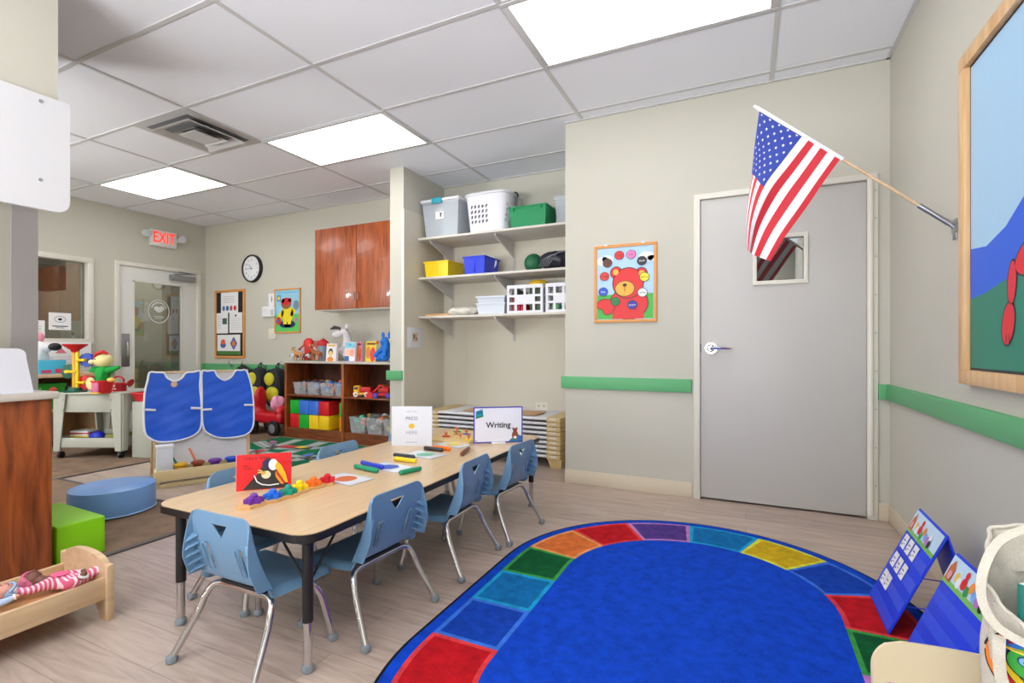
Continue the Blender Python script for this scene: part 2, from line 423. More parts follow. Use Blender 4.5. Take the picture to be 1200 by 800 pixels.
WY0, WY1, WZ0, WZ1 = 2.02, 3.03, 1.09, 1.955
DY0, DY1, DZ = 3.335, 4.255, 1.99
b.box(XL-.12, XL, YR, -2.2, 0, CEIL+.02, WALL); b.box(XL-.12, XL, -.4, WY0, 0, CEIL+.02, WALL); b.box(XL-.12, XL, -2.2, -.4, 0, .8, WALL); b.box(XL-.12, XL, -2.2, -.4, 2.2, CEIL+.02, WALL); b.box(XL-.12, XL, WY0, WY1, 0, WZ0, WALL); b.box(XL-.12, XL, WY0, WY1, WZ1, CEIL+.02, WALL)
b.box(XL-.12, XL, WY1, DY0, 0, CEIL+.02, WALL); b.box(XL-.12, XL, DY0, DY1, DZ, CEIL+.02, WALL); b.box(XL-.12, XL, DY1, YB+.1, 0, CEIL+.02, WALL); st(b, 'wall_left')
# room behind the window and the exit door
HALL = mat('corridor_paint', (164, 158, 140), .8, var=.02)
b = MB(); b.box(-8.6, -8.5, 0, 6, 0, 2.7, HALL); b.box(-8.5, XL-.12, 5.6, 5.7, 0, 2.7, HALL); b.box(-8.5, XL-.12, 0, .1, 0, 2.7, HALL)
b.box(-7.2, -7.0, 4.1, 5.6, 0, 2.6, HALL); b.box(-8.5, -8.3, 3.15, 3.22, 0, 2.6, mat('corridor_post', (180, 172, 158), .6)); st(b, 'wall_corridor')
b = MB(); b.box(-8.6, XL-.12, 0, 5.7, -.1, 0, CARP); st(b, 'floor_corridor')
b = MB(); b.box(-8.6, XL-.12, 0, 5.7, 2.6, 2.7, CEILM); st(b, 'ceiling_corridor')
b = MB(); b.box(-7.5, -7.1, 1.6, 3.0, 1.66, 1.93, mat('corridor_beam', (122, 100, 72), .6)); b.box(-7.5, -7.1, 1.6, 3.0, 1.93, 2.6, HALL); st(b, 'trim_3')
# alcove panelling and corner guards
b = MB(); b.box(-2.835, -2.829, 3.70, YB, 0, 2.27, PANELW); b.box(-2.829, -1.208, YB-.006, YB, 0, 2.05, PANELW)
b.box(-2.829, -2.823, YB-.012, YB-.006, 0, 2.05, TRIMW); b.box(-2.56, -2.553, YB-.009, YB-.006, 0, 2.05, TRIMW); b.box(-2.855, -2.827, 3.69, 3.70, 0, 2.27, TRIMW); st(b, 'trim_4')
b = MB()
def chair_rail(x0, x1, y0, y1, bev=.004): b.box(x0, x1, y0, y1, .697, .785, GREEN, bev)
chair_rail(-1.235, -.325, YF-.022, YF); chair_rail(.69, XR, YF-.022, YF); chair_rail(XR-.022, XR, YR, YF-.02)
chair_rail(XL+.0, -4.66, YB-.022, YB); chair_rail(XL, XL+.022, -.3, DY0-.06); chair_rail(XL, XL+.022, DY1+.05, YB-.02)
chair_rail(-3.02, -2.842, 3.673, 3.695); st(b, 'trim_5')
b = MB()
b.box(-1.212, -.325, YF-.008, YF, 0, .10, BASEB, .003); b.box(.69, XR, YF-.008, YF, 0, .10, BASEB, .003); st(b, 'baseboard_front')
b = MB(); b.box(XR-.008, XR, YR, YF-.006, 0, .10, BASEB, .003); st(b, 'baseboard_right')
b = MB(); b.box(XL, -2.99, YB-.008, YB, 0, .10, BASEB, .003); b.box(-2.829, -1.212, YB-.016, YB-.006, 0, .10, BASEB, .003); st(b, 'baseboard_back')
b = MB(); b.box(XL, XL+.008, YR, DY0-.06, 0, .10, BASEB, .003); b.box(XL, XL+.008, DY1+.05, YB-.01, 0, .10, BASEB, .003); st(b, 'baseboard_left')
# left foreground: end of a dividing wall, soffit
b = MB(); b.box(-3.75, -3.50, -.6, 1.345, 0, CEIL+.01, WALL); st(b, 'wall_divider')
b = MB(); b.box(-3.502, -3.49, 1.243, 1.352, 0, CEIL, mat('metal_post_grey', (172, 167, 164), .5, var=.01)); b.box(-3.75, -3.503, 1.3451, 1.3519, 0, CEIL, _M['metal_post_grey'])
b.box(-3.492, -3.488, 1.268, 1.276, 1.39, 1.396, STEEL); st(b, 'trim_6')
b = MB(); b.box(-3.49, -2.765, -.3, 1.140, 2.09, CEIL+.01, mat('soffit_paint', (206, 202, 188), .7, var=.01)); b.box(-3.49, -2.76, -.3, 1.140, 2.075, 2.09, MAPLE); st(b, 'trim_7')
# ---- grey door in the front wall
d = thing('door_1', None, None, (.18, YF, 0)); d['kind'] = 'structure'
b = MB(); b.box(-.270, .636, YF+.002, YF+.042, .012, 1.965, DOORM, .002); leaf = b.build('door_leaf', d)
boolean_cut(leaf, MB().box(.063, .318, YF-.1, YF+.1, 1.413, 1.672, DOORM))
b = MB(); fw = .036
for (x0, x1, y0, y1) in ((-.312, -.272, 0, 2.0), (.638, .688, 0, 2.0)): b.box(x0, x1, YF-.018, YF+.05, 0, 1.998, TRIMW, .003)
b.box(-.312, .688, YF-.0185, YF+.05, 1.967, 2.003, TRIMW, .003); b.build('door_frame', d)
b = MB()
o = [(.045, 1.395), (.336, 1.395), (.336, 1.69), (.045, 1.69)]
b.box(.040, .063, YF-.012, YF+.045, 1.388, 1.697, TRIMW, .003); b.box(.318, .341, YF-.012, YF+.045, 1.388, 1.697, TRIMW, .003)
b.box(.0395, .3415, YF-.0126, YF+.0445, 1.3875, 1.413, TRIMW, .003); b.box(.0395, .3415, YF-.0126, YF+.0445, 1.672, 1.6975, TRIMW, .003); b.build('window_frame', d)
b = MB(); b.box(.063, .318, YF+.010, YF+.016, 1.413, 1.672, DGL); b.build('window_pane', d)
b = MB(); b.cyl((-.205, YF+.003, .992), (-.205, YF-.012, .992), .036, CHROME, n=28); b.cyl((-.205, YF-.012, .992), (-.205, YF-.05, .992), .014, CHROME, n=20)
b.ell((-.205, YF-.03, .992), (.026, .022, .026), CHROME); b.tube([(-.205, YF-.052, .992), (-.18, YF-.058, .993), (-.13, YF-.055, .992), (-.085, YF-.048, .990)], [.013, .012, .01, .008], CHROME); b.build('door_handle', d)
b = MB(); b.box(-.272, -.268, YF-.004, YF+.02, .965, 1.02, BLACK); b.build('latch_plate', d)
b = MB(); b.tube([(.650, YF-.02, .03), (.650, YF-.02, 1.97)], .017, mat('hinge_cover', (228, 222, 210), .4, var=.01), n=16)
for z in (.2, .42, .64, .86, 1.08, 1.3, 1.52, 1.74, 1.9): b.cyl((.676, YF-.017, z), (.676, YF-.022, z), .004, STEEL, n=8)
b.build('hinge_cover', d)
# ---- exit door
d = thing('door_2', None, None, (XL, 3.8, 0)); d['kind'] = 'structure'
b = MB(); b.box(XL-.121, XL+.016, DY0-.045, DY0+.002, 0, DZ+.03, TRIMW, .003); b.box(XL-.121, XL+.016, DY1-.002, DY1+.045, 0, DZ+.03, TRIMW, .003); b.box(XL-.122, XL+.0172, DY0-.046, DY1+.046, DZ-.012, DZ+.035, TRIMW, .003); b.build('door_frame', d)
b = MB(); b.box(XL-.055, XL-.01, DY0+.003, DY1-.003, .01, DZ-.014, mat('exit_door_white', (226, 225, 220), .4, var=.01), .002); leaf = b.build('door_leaf', d)
boolean_cut(leaf, MB().box(XL-.2, XL+.1, 3.50, 4.055, .16, 1.80, DOORM))
b = MB(); b.box(XL-.035, XL-.029, 3.50, 4.055, .16, 1.80, GLASS); pane = b.build('glass_pane', d)
b = MB()
for (y0, y1, z0, z1) in ((3.488, 3.503, .15, 1.812), (4.052, 4.067, .15, 1.812), (3.488, 4.067, .15, .163), (3.488, 4.067, 1.797, 1.812)): b.box(XL-.012, XL-.004, y0, y1, z0, z1, TRIMW)
b.build('glazing_bead', d)
Mp = frame((XL-.026, 3.79, 1.455), (0, 1, 0), (0, 0, 1)); FROST = mat('frosted_decal', (214, 218, 214), .6, var=.01)
b = MB(); b.ring(0, 0, .128, .15, .010, FROST, Mp)
b.ell((0, .02, 0), (.045, .035, .001), FROST, Mp); b.disc(-.03, .035, .03, .028, FROST, Mp, z=.002); b.disc(.032, .04, .03, .03, FROST, Mp, z=.003); b.rect(-.06, .06, -.07, -.062, FROST, Mp); b.rect(-.045, .045, -.09, -.084, FROST, Mp)
for k in range(9):
    a = pi*.15+pi*.7*k/8; b.rect(.092*cos(a)-.008, .092*cos(a)+.008, .112*sin(a)-.012, .112*sin(a)+.012, FROST, Mp)
b.build('window_decal', d)
b = MB(); b.box(XL-.01, XL-.004, 3.362, 3.450, .77, 1.165, STEEL, .002); b.tube([(XL-.004, 3.405, 1.07), (XL+.04, 3.405, 1.06), (XL+.045, 3.405, .97), (XL+.04, 3.405, .90), (XL-.004, 3.405, .89)], .009, CHROME); b.build('pull_handle', d)
b = MB(); b.box(XL-.01, XL+.05, 3.90, 4.21, 1.865, 1.935, STEEL, .006); b.tube([(XL+.03, 3.94, 1.94), (XL+.16, 4.12, 1.955), (XL+.0, 4.0, 1.985)], .008, STEEL); b.build('door_closer', d)
# ---- interior window
w = thing('window_1', None, None, (XL, 2.5, 1.09)); w['kind'] = 'structure'
b = MB(); t = .05
b.box(XL-.121, XL+.016, WY0-t, WY0+.006, WZ0-t, WZ1+t, TRIMW, .003); b.box(XL-.121, XL+.016, WY1-.006, WY1+t, WZ0-t, WZ1+t, TRIMW, .003)
b.box(XL-.122, XL+.0172, WY0-t-.001, WY1+t+.001, WZ0-t-.01, WZ0+.006, TRIMW, .003); b.box(XL-.122, XL+.0172, WY0-t-.001, WY1+t+.001, WZ1-.006, WZ1+t+.001, TRIMW, .003); b.build('window_frame', w)
b = MB(); b.box(XL-.07, XL-.064, WY0+.007, WY1-.007, WZ0+.007, WZ1-.007, GLASS); b.build('window_pane', w)
for nm, lab, (y0, z0, y1, z1), k in (('paper_notice', 'white notice with a round emblem taped inside the interior window', (2.705, 1.19, 2.90, 1.375), 0), ('paper_notice', 'white notice with red heading in the left corner of the interior window', (2.50, 1.10, 2.672, 1.285), 1)):
    b = MB(); b.box(XL-.064, XL-.061, y0, y1, z0, z1, PAPER); F = frame((XL-.0605, y0, z0), (0, 1, 0), (0, 0, 1)); W_ = y1-y0; H_ = z1-z0
    if k == 0:
        b.ring(W_/2, H_*.62, .05, .035, .004, INK, F); b.disc(W_/2, H_*.62, .018, .014, INK, F); b.rect(.03, W_-.03, .035, .045, INK, F); b.rect(.06, W_-.06, .02, .026, INK, F)
    else:
        b.rect(.02, .12, H_*.8, H_*.9, C(160, 40, 60), F)
        for q in range(5): b.rect(.02, .14, H_*(.65-.12*q), H_*(.68-.12*q), C(150, 150, 155), F)
    one(b, nm, lab, 'notice', (XL-.06, y0, z0))
# ================================================================= CEILING LAMPS, VENT
LAMP = bpy.data.materials.new('lamp_diffuser'); LAMP.use_nodes = True
nt = LAMP.node_tree; pb = nt.nodes['Principled BSDF']; pb.inputs['Emission Color'].default_value = (.97, .985, 1, 1); pb.inputs['Emission Strength'].default_value = 5.4
pb.inputs['Base Color'].default_value = (.9, .9, .9, 1)
def ceiling_lamp(i, j, lab):
    x0, x1, y0, y1 = GX+i*TX, GX+(i+1)*TX, GY+j*TY, GY+(j+1)*TY
    t = thing('ceiling_light', lab, 'ceiling light', ((x0+x1)/2, (y0+y1)/2, CEIL), 0, 'recessed ceiling light panels')
    b = MB()
    for (a, c, e, f) in ((x0, x1, y0, y0+.03), (x0, x1, y1-.03, y1), (x0, x0+.035, y0+.03, y1-.03), (x1-.035, x1, y0+.03, y1-.03)): b.box(a, c, e, f, CEIL-.004, CEIL+.0045, GRIDM, .002)
    b.build('frame', t)
    b = MB(); b.box(x0+.034, x1-.034, y0+.029, y1-.029, CEIL-.002, CEIL+.004, LAMP); b.build('diffuser', t)
ceiling_lamp(0, 0, 'large ceiling light panel nearest the camera, above the blue rug')
ceiling_lamp(-2, 1, 'ceiling light panel in the middle, between the air vent and the pillar')
ceiling_lamp(-4, 1, 'farthest ceiling light panel, in front of the exit door wall')
for (i, j) in ((1, -5), (-1, -4), (-4, -2), (-1, -7), (-4, -6)): ceiling_lamp(i, j, 'added unseen ceiling light panel out of frame')  # unseen panels added along the ceiling grid to light the room
x0, x1, y0, y1 = -4.125, -3.515, GY, GY+TY
v = thing('air_vent', 'square white air vent with stepped louvres in the ceiling', 'air vent', ((x0+x1)/2, (y0+y1)/2, CEIL))
b = MB(); VW = mat('vent_white', (205, 206, 206), .4, var=.02)
def sq_ring(b, c, h0, h1, z0, z1, m):
    V = [(c[0]+sx*h, c[1]+sy*h, z) for (h, z) in ((h0, z0), (h1, z1)) for sx, sy in ((-1, -1), (1, -1), (1, 1), (-1, 1))]
    b.add(V, [(i, (i+1) % 4, 4+(i+1) % 4, 4+i) for i in range(4)], m, smooth=False)
    V2 = [(p[0], p[1], p[2]+.004) for p in V]; b.add(V2, [(4+i, 4+(i+1) % 4, (i+1) % 4, i) for i in range(4)], m, smooth=False)
cc = ((x0+x1)/2, (y0+y1)/2)
sq_ring(b, cc, .295, .245, CEIL-.001, CEIL-.001, VW); b.build('frame', v)
b = MB(); sq_ring(b, cc, .22, .165, CEIL-.028, CEIL-.002, VW); sq_ring(b, cc, .235, .22, CEIL-.028, CEIL-.028, VW); b.build('louvre', v)
b = MB(); sq_ring(b, cc, .14, .09, CEIL-.03, CEIL-.004, VW); b.box(cc[0]-.095, cc[0]+.095, cc[1]-.095, cc[1]+.095, CEIL-.03, CEIL-.024, VW); b.build('louvre', v)
b = MB(); b.box(x0+.03, x1-.03, y0+.03, y1-.03, CEIL+.0005, CEIL+.0045, mat('vent_dark', (130, 130, 132), .7)); b.build('duct', v)
# ================================================================= RUG WITH COLOUR BLOCKS
def pile(n, c): return speckle('pile_'+n, tuple(int(x*.80) for x in c), tuple(min(255, int(x*1.06+4)) for x in c), 420, 1, .8)
PB = pile('blue', (12, 70, 200))
PBL = {'red': (pile('red', (196, 18, 30)), pile('redl', (232, 62, 66))), 'blue': (pile('blue2', (16, 66, 178)), pile('bluel', (58, 118, 222))),
       'teal': (pile('teal', (12, 112, 178)), pile('teall', (28, 164, 214))), 'green': (pile('green', (10, 92, 48)), pile('greenl', (62, 158, 70))),
       'orange': (pile('orange', (230, 118, 56)), pile('orangel', (246, 164, 96))), 'purple': (pile('purple', (84, 58, 138)), pile('purplel', (196, 130, 196))),
       'yellow': (pile('yellow', (214, 178, 28)), pile('yellowl', (226, 226, 70)))}
PBK = pile('edge', (20, 26, 34))
RC, RY0, RY1, RO = (-.205), 1.40, 2.135, .825
def stad(s, r):
    """point on the stadium of radius r at parameter s (in 'outer block' arc length, from the lower left corner clockwise)"""
    Lh = RY1-RY0; q = pi*.64
    per = 2*Lh+2*q; s = s % per
    if s < Lh: return (RC-r, RY0+s)
    s -= Lh
    if s < q: a = pi-pi*s/q; return (RC+r*cos(a), RY1+r*sin(a))
    s -= q
    if s < Lh: return (RC+r, RY1-s)
    s -= Lh; a = -pi*s/q; return (RC+r*cos(a), RY0+r*sin(a))
Lh = RY1-RY0; q = pi*.64; PER = 2*Lh+2*q
def s_of_ang(a): return Lh+q*(pi-a)/pi      # a in the upper arc
import_bounds = [(.04, 'red'), (.305, 'blue'), (.572, 'teal')]
ub = [math.atan2(p[1]-RY1, p[0]-RC) for p in ((-.829, 2.24), (-.711, 2.475), (-.513, 2.65), (-.265, 2.74), (.002, 2.70), (.235, 2.58), (.357, 2.35))]
B_ = [(.04, 'blue'), (.305, 'teal'), (.572, 'green'), (s_of_ang(ub[0]), 'orange'), (s_of_ang(ub[1]), 'red'), (s_of_ang(ub[2]), 'purple'), (s_of_ang(ub[3]), 'teal'), (s_of_ang(ub[4]), 'yellow'), (s_of_ang(ub[5]), 'blue'), (s_of_ang(ub[6]), 'red')]
nxt = Lh+q+.06; seq = ['green', 'purple', 'orange', 'teal', 'yellow', 'blue', 'purple', 'green', 'orange', 'red']
rem = PER+.04-nxt
for k, cname in enumerate(seq): B_.append((nxt+rem*k/len(seq), cname))
B_.append((PER+.04, 'blue'))
b = MB(); ZT = .011; lw = .017
radii = [(RO-.012, None), (RO-.052, 'b'), (RO-.052-lw, 'l'), (.522+lw, 'c'), (.522, 'l')]
LIN_BLUE = PBL['blue'][1]
for k in range(len(B_)-1):
    s0, cn = B_[k]; s1 = B_[k+1][0]; core, line = PBL[cn]
    ns = max(4, int((s1-s0)/.03)); cuts = [s0, s0+lw]+[s0+lw+(s1-s0-2*lw)*j/ns for j in range(1, ns)]+[s1-lw, s1]
    for j in range(len(cuts)-1):
        a, c = cuts[j], cuts[j+1]
        for ri in range(len(radii)-1):
            r0, r1 = radii[ri][0], radii[ri+1][0]
            tag_ = radii[ri+1][1]
            m = PB if tag_ == 'b' else (line if (tag_ == 'l' or j in (0, len(cuts)-2)) else core)
            zz = ZT
            b.poly([(*stad(a, r0), zz), (*stad(c, r0), zz), (*stad(c, r1), zz), (*stad(a, r1), zz)], m)
N_ = 120
inn = [stad(PER*j/N_, .522) for j in range(N_)]; b.poly([(x, y, ZT) for x, y in inn], PB)
outp = [stad(PER*j/N_, RO) for j in range(N_)]; o2 = [stad(PER*j/N_, RO-.012) for j in range(N_)]
for j in range(N_):
    k = (j+1) % N_
    b.poly([(*outp[j], .009), (*outp[k], .009), (*o2[k], ZT), (*o2[j], ZT)], PBK); b.poly([(*outp[j], 0), (*outp[k], 0), (*outp[k], .009), (*outp[j], .009)], PBK)
b.poly([(x, y, .0005) for x, y in reversed(outp)], PBK)
one(b, 'area_rug', 'oval royal blue rug ringed with coloured blocks, on the vinyl floor', 'rug', (RC, 1.77, 0))
# ================================================================= PLAY RUG
b = MB(); x0, x1, y0, y1 = -4.66, -3.02, 2.55, 3.90
G1 = speckle('map_green', (18, 92, 62), (30, 128, 84), 300); G2 = speckle('map_grey', (150, 166, 160), (186, 198, 192), 300); G3 = speckle('map_blue', (60, 110, 190), (90, 140, 210), 300)
b.box(x0, x1, y0, y1, 0, .007, G1); z = .0076; random.seed(3)
def road(pts, w, m, z):
    pts = smooth_path([(p[0], p[1], 0) for p in pts], 6)
    for i in range(len(pts)-1):
        a, c = pts[i], pts[i+1]; n = Vector((-(c-a).y, (c-a).x, 0)).normalized()*w/2; e = (c-a)*.06
        b.poly([(a-n-e)[:2], (c-n+e)[:2], (c+n+e)[:2], (a+n-e)[:2]], m, z=z)
for pts, w in (([(x0+.02, 3.6), (-4.2, 3.45), (-3.7, 3.65), (-3.05, 3.5)], .13), ([(x0+.02, 2.9), (-4.1, 3.1), (-3.6, 2.85), (-3.05, 3.05)], .13), ([(-4.35, 2.57), (-4.2, 3.1), (-4.35, 3.87)], .12), ([(-3.5, 2.57), (-3.6, 3.1), (-3.35, 3.87)], .12), ([(-3.95, 2.57), (-3.9, 3.2), (-4.0, 3.87)], .14), ([(x0+.02, 3.25), (-4.0, 3.25), (-3.05, 3.28)], .10), ([(x0+.02, 2.7), (-3.05, 2.72)], .09)):
    road(pts, w, G2, z); road(pts, .008, PAPER, z+.0005)
cols = [C(206, 48, 60), C(90, 130, 210), C(236, 214, 60), C(226, 214, 190), C(60, 60, 90), C(190, 120, 170)]
for k in range(26):
    cx_, cy_ = random.uniform(x0+.12, x1-.12), random.uniform(y0+.1, y1-.1); a = random.uniform(.035, .1)
    M_ = Matrix.Translation((cx_, cy_, z+.001+.0002*k)) @ Matrix.Rotation(random.uniform(0, 3), 4, 'Z')
    if k % 2: b.disc(0, 0, a, a*.6, cols[k % 6], M_, n=14)
    else: b.rect(-a, a, -a*.6, a*.6, cols[k % 6], M_)
one(b, 'play_rug', 'green road map play rug in front of the toy shelf', 'rug', (-3.84, 3.2, 0))
# ================================================================= TABLE
TZ = .437; TX0, TX1, TY0, TY1 = -1.925, -1.165, 1.06, 2.93
t = thing('activity_table', 'long low wood-topped activity table with black edge and adjustable legs', 'table', ((TX0+TX1)/2, (TY0+TY1)/2, 0))
b = MB(); oc = rrect(TX0+.003, TX1-.003, TY0+.003, TY1-.003, .068, 8); b.prism(oc, TZ-.003, TZ, TABLEW); b.prism(rrect(TX0+.006, TX1-.006, TY0+.006, TY1-.006, .065, 8), TZ-.028, TZ-.003, mat('tabletop_underside', (70, 52, 40), .6)); b.build('tabletop', t)
b = MB(); oc = rrect(TX0, TX1, TY0, TY1, .07, 8); ic = rrect(TX0+.0065, TX1-.0065, TY0+.0065, TY1-.0065, .0645, 8); n = len(oc); pr = [(oc, TZ-.003), (oc, TZ-.027), (ic, TZ-.030), (ic, TZ-.0035)]
V = [(x, y, z) for (o_, z) in pr for x, y in o_]; b.add(V, [(k*n+i, k*n+(i+1) % n, ((k+1) % 4)*n+(i+1) % n, ((k+1) % 4)*n+i) for k in range(4) for i in range(n)], BLACK); b.build('edge_band', t)
CHR2 = mat('leg_chrome', (205, 203, 205), .16, metal=1, var=.02)
for (x, y, sx, sy) in ((-1.84, 1.112, 1, 1), (-1.217, 1.114, -1, 1), (-1.84, 2.87, 1, -1), (-1.217, 2.87, -1, -1)):
    b = MB(); b.cyl((x, y, .155), (x, y, TZ-.028), .0165, BLACK, n=20); b.box(x-.04, x+.04, y-.04, y+.04, TZ-.031, TZ-.027, BLACK); l = b.build('leg', t)
    b = MB(); b.cyl((x, y, .022), (x, y, .157), .0135, CHR2, n=20); b.build('leg_insert', l)
    b = MB(); b.lathe([(.016, 0), (.019, .004), (.019, .016), (.015, .024)], GREYF, c=(x, y, 0), n=20); b.build('foot', l)
    b = MB(); b.cyl((x, y, .262), (x+sx*.13, y, TZ-.028), .0042, BLACK, n=8); b.cyl((x, y, .262), (x, y+sy*.13, TZ-.028), .0042, BLACK, n=8); b.build('brace', l)
# ================================================================= CHAIRS
def yb(z): return -.072-.062*max(0, (z-.25)/.235)-.012*sin(pi*min(1, max(0, (z-.25)/.235)))
def hw(z):
    w = .163-.030*(z-.25)/.235; zt = .487
    if z > zt-.03: w -= .03*(1-sqrt(max(0, 1-((z-(zt-.03))/.03)**2)))
    return w
chair = thing('preschool_chair', '-', 'chair')
b = MB()
b.grid(lambda u, v: (lambda z, X: (X, yb(z)+.004*(X/.16)**2, z))(.262+.2248*v, (2*u-1)*hw(.262+.2248*v)), 26, 36, BLUEP, thick=.005)
back = b.build('backrest', chair)
cut = MB(); cut.prism([(-.036, .0), (.036, .0), (.004, -.042), (-.004, -.042)], -.2, .2, BLUEP, M=frame((0, -.1, .452), (1, 0, 0), (0, 0, 1)))
boolean_cut(back, cut)
for sx in (-1, 1):
    cut = MB(); cut.prism(rrect(sx*.076-.009, sx*.076+.009, .292, .385, .0085, 5), -.2, .2, BLUEP, M=frame((0, -.1, 0), (1, 0, 0), (0, 0, 1))); boolean_cut(back, cut)
for sx in (-1, 1):
    b = MB()
    b.tube([(sx*.076+sx*q[0], yb(q[1])-.007, q[1]) for q in [(p[0], p[1]) for p in rrect(-.0105, .0105, .2905, .3865, .01, 4)]], .0022, BLUEP, n=6, closed=True)
    b.build('grip_slot_rim', back)
    b = MB()  # stacking flange with ribs behind each side edge
    def fl(u, v, sx=sx):
        z = .268+.212*v; dp = .044*min(1, (1-v)*1.5); X = sx*(hw(z)-.002); return (X+sx*.003*u, yb(z)+.004-u*dp, z)
    b.grid(fl, 3, 16, BLUEP, thick=.004)
    for z in (.285, .312, .339, .366, .393):
        dp = .034*min(1, (1-(z-.268)/.212)*1.6); x1 = sx*(hw(z)-.004); x0 = sx*(hw(z)-.034)
        b.add([(x1, yb(z)-.002, z+.012), (x0, yb(z)-.002, z+.012), (x1, yb(z)-dp, z-.008), (x1, yb(z)-.002, z+.008), (x0, yb(z)-.002, z+.008), (x1, yb(z)-dp, z-.012)], [(0, 1, 2), (3, 5, 4), (0, 2, 5, 3), (1, 4, 5, 2), (0, 3, 4, 1)], BLUEP)
    b.build('stacking_flange', chair)
def seatf(u, v):
    X = (2*u-1); 
    if v < .2:
        a = v/.2; y = yb(.268)+.004+.03*(1-cos(a*pi/2)); z = .275-.025*sin(a*pi/2); w = .162
    else:
        a = (v-.2)/.8; y = yb(.268)+.034+a*.215; z = .25-.004*sin(a*pi)+(-.022*((a-.88)/.12)**2 if a > .88 else 0); w = .162+.012*a - (.02*((a-.85)/.15)**3 if a > .85 else 0)
    e = abs(X); z2 = z-(.022*((e-.88)/.12)**1.5 if e > .88 else 0)+.004*e*e; return (X*w, y, z2)
b = MB(); b.grid(seatf, 30, 30, BLUEP, thick=.005); b.build('seat', chair)
for (sx, sy) in ((-1, -1), (1, -1), (-1, 1), (1, 1)):
    zc = .220 if sy < 0 else .222; yt = -.045 if sy < 0 else .085; yf = -.158 if sy < 0 else .15
    P = [(0, yt, zc), (sx*.085, yt, zc), (sx*.118, yt-.003*(-sy), zc-.002), (sx*.142, yt+sy*.012, zc-.014), (sx*.153, yt+sy*.028, zc-.042), (sx*.160, yt+sy*.045, zc-.085), (sx*.184, yf, .014)]
    P = smooth_path(P, 4); b = MB(); b.tube(P, .0112, CHR2, n=12); l = b.build('leg', chair)
    b = MB(); M_ = Matrix.Translation((sx*.1845, yf, 0)); b.lathe([(.013, 0), (.0165, .004), (.0175, .014), (.015, .021), (.0125, .024)], GREYF, n=18, M=M_); b.build('foot_cap', l)
b = MB()
for sx in (-1, 1): b.tube([(sx*.075, -.045, .222), (sx*.08, .085, .222)], .008, CHR2, n=10)
b.box(-.1, .1, -.055, -.035, .226, .2395, BLACK, .003); b.box(-.1, .1, .075, .095, .228, .2375, BLACK, .003); b.build('seat_bracket', chair)
CH = [((-1.457, 1.122, 0), -.07, 'blue moulded chair at the near end of the activity table, its back to the camera'),
      ((-1.272, 1.462, 0), pi/2-.06, 'nearest of the three blue chairs on the rug side of the table'),
      ((-1.256, 1.998, 0), pi/2+.03, 'middle of the three blue chairs on the rug side of the table'),
      ((-1.217, 2.45, 0), pi/2-.08, 'farthest of the three blue chairs on the rug side, beside the writing sign'),
      ((-1.83, 1.43, 0), -pi/2, 'blue chair on the far side of the table, behind the toucan book'),
      ((-1.83, 2.00, 0), -pi/2, 'blue chair on the far side of the table, showing before the toy shelf'),
      ((-1.83, 2.56, 0), -pi/2, 'blue chair on the far side of the table, mostly behind the white book')]
chair.location = CH[0][0]; chair['label'] = CH[0][2]; chair['group'] = 'blue chairs around the activity table'
for loc, rz, lab in CH[1:]: dup(chair, loc, rz, lab)
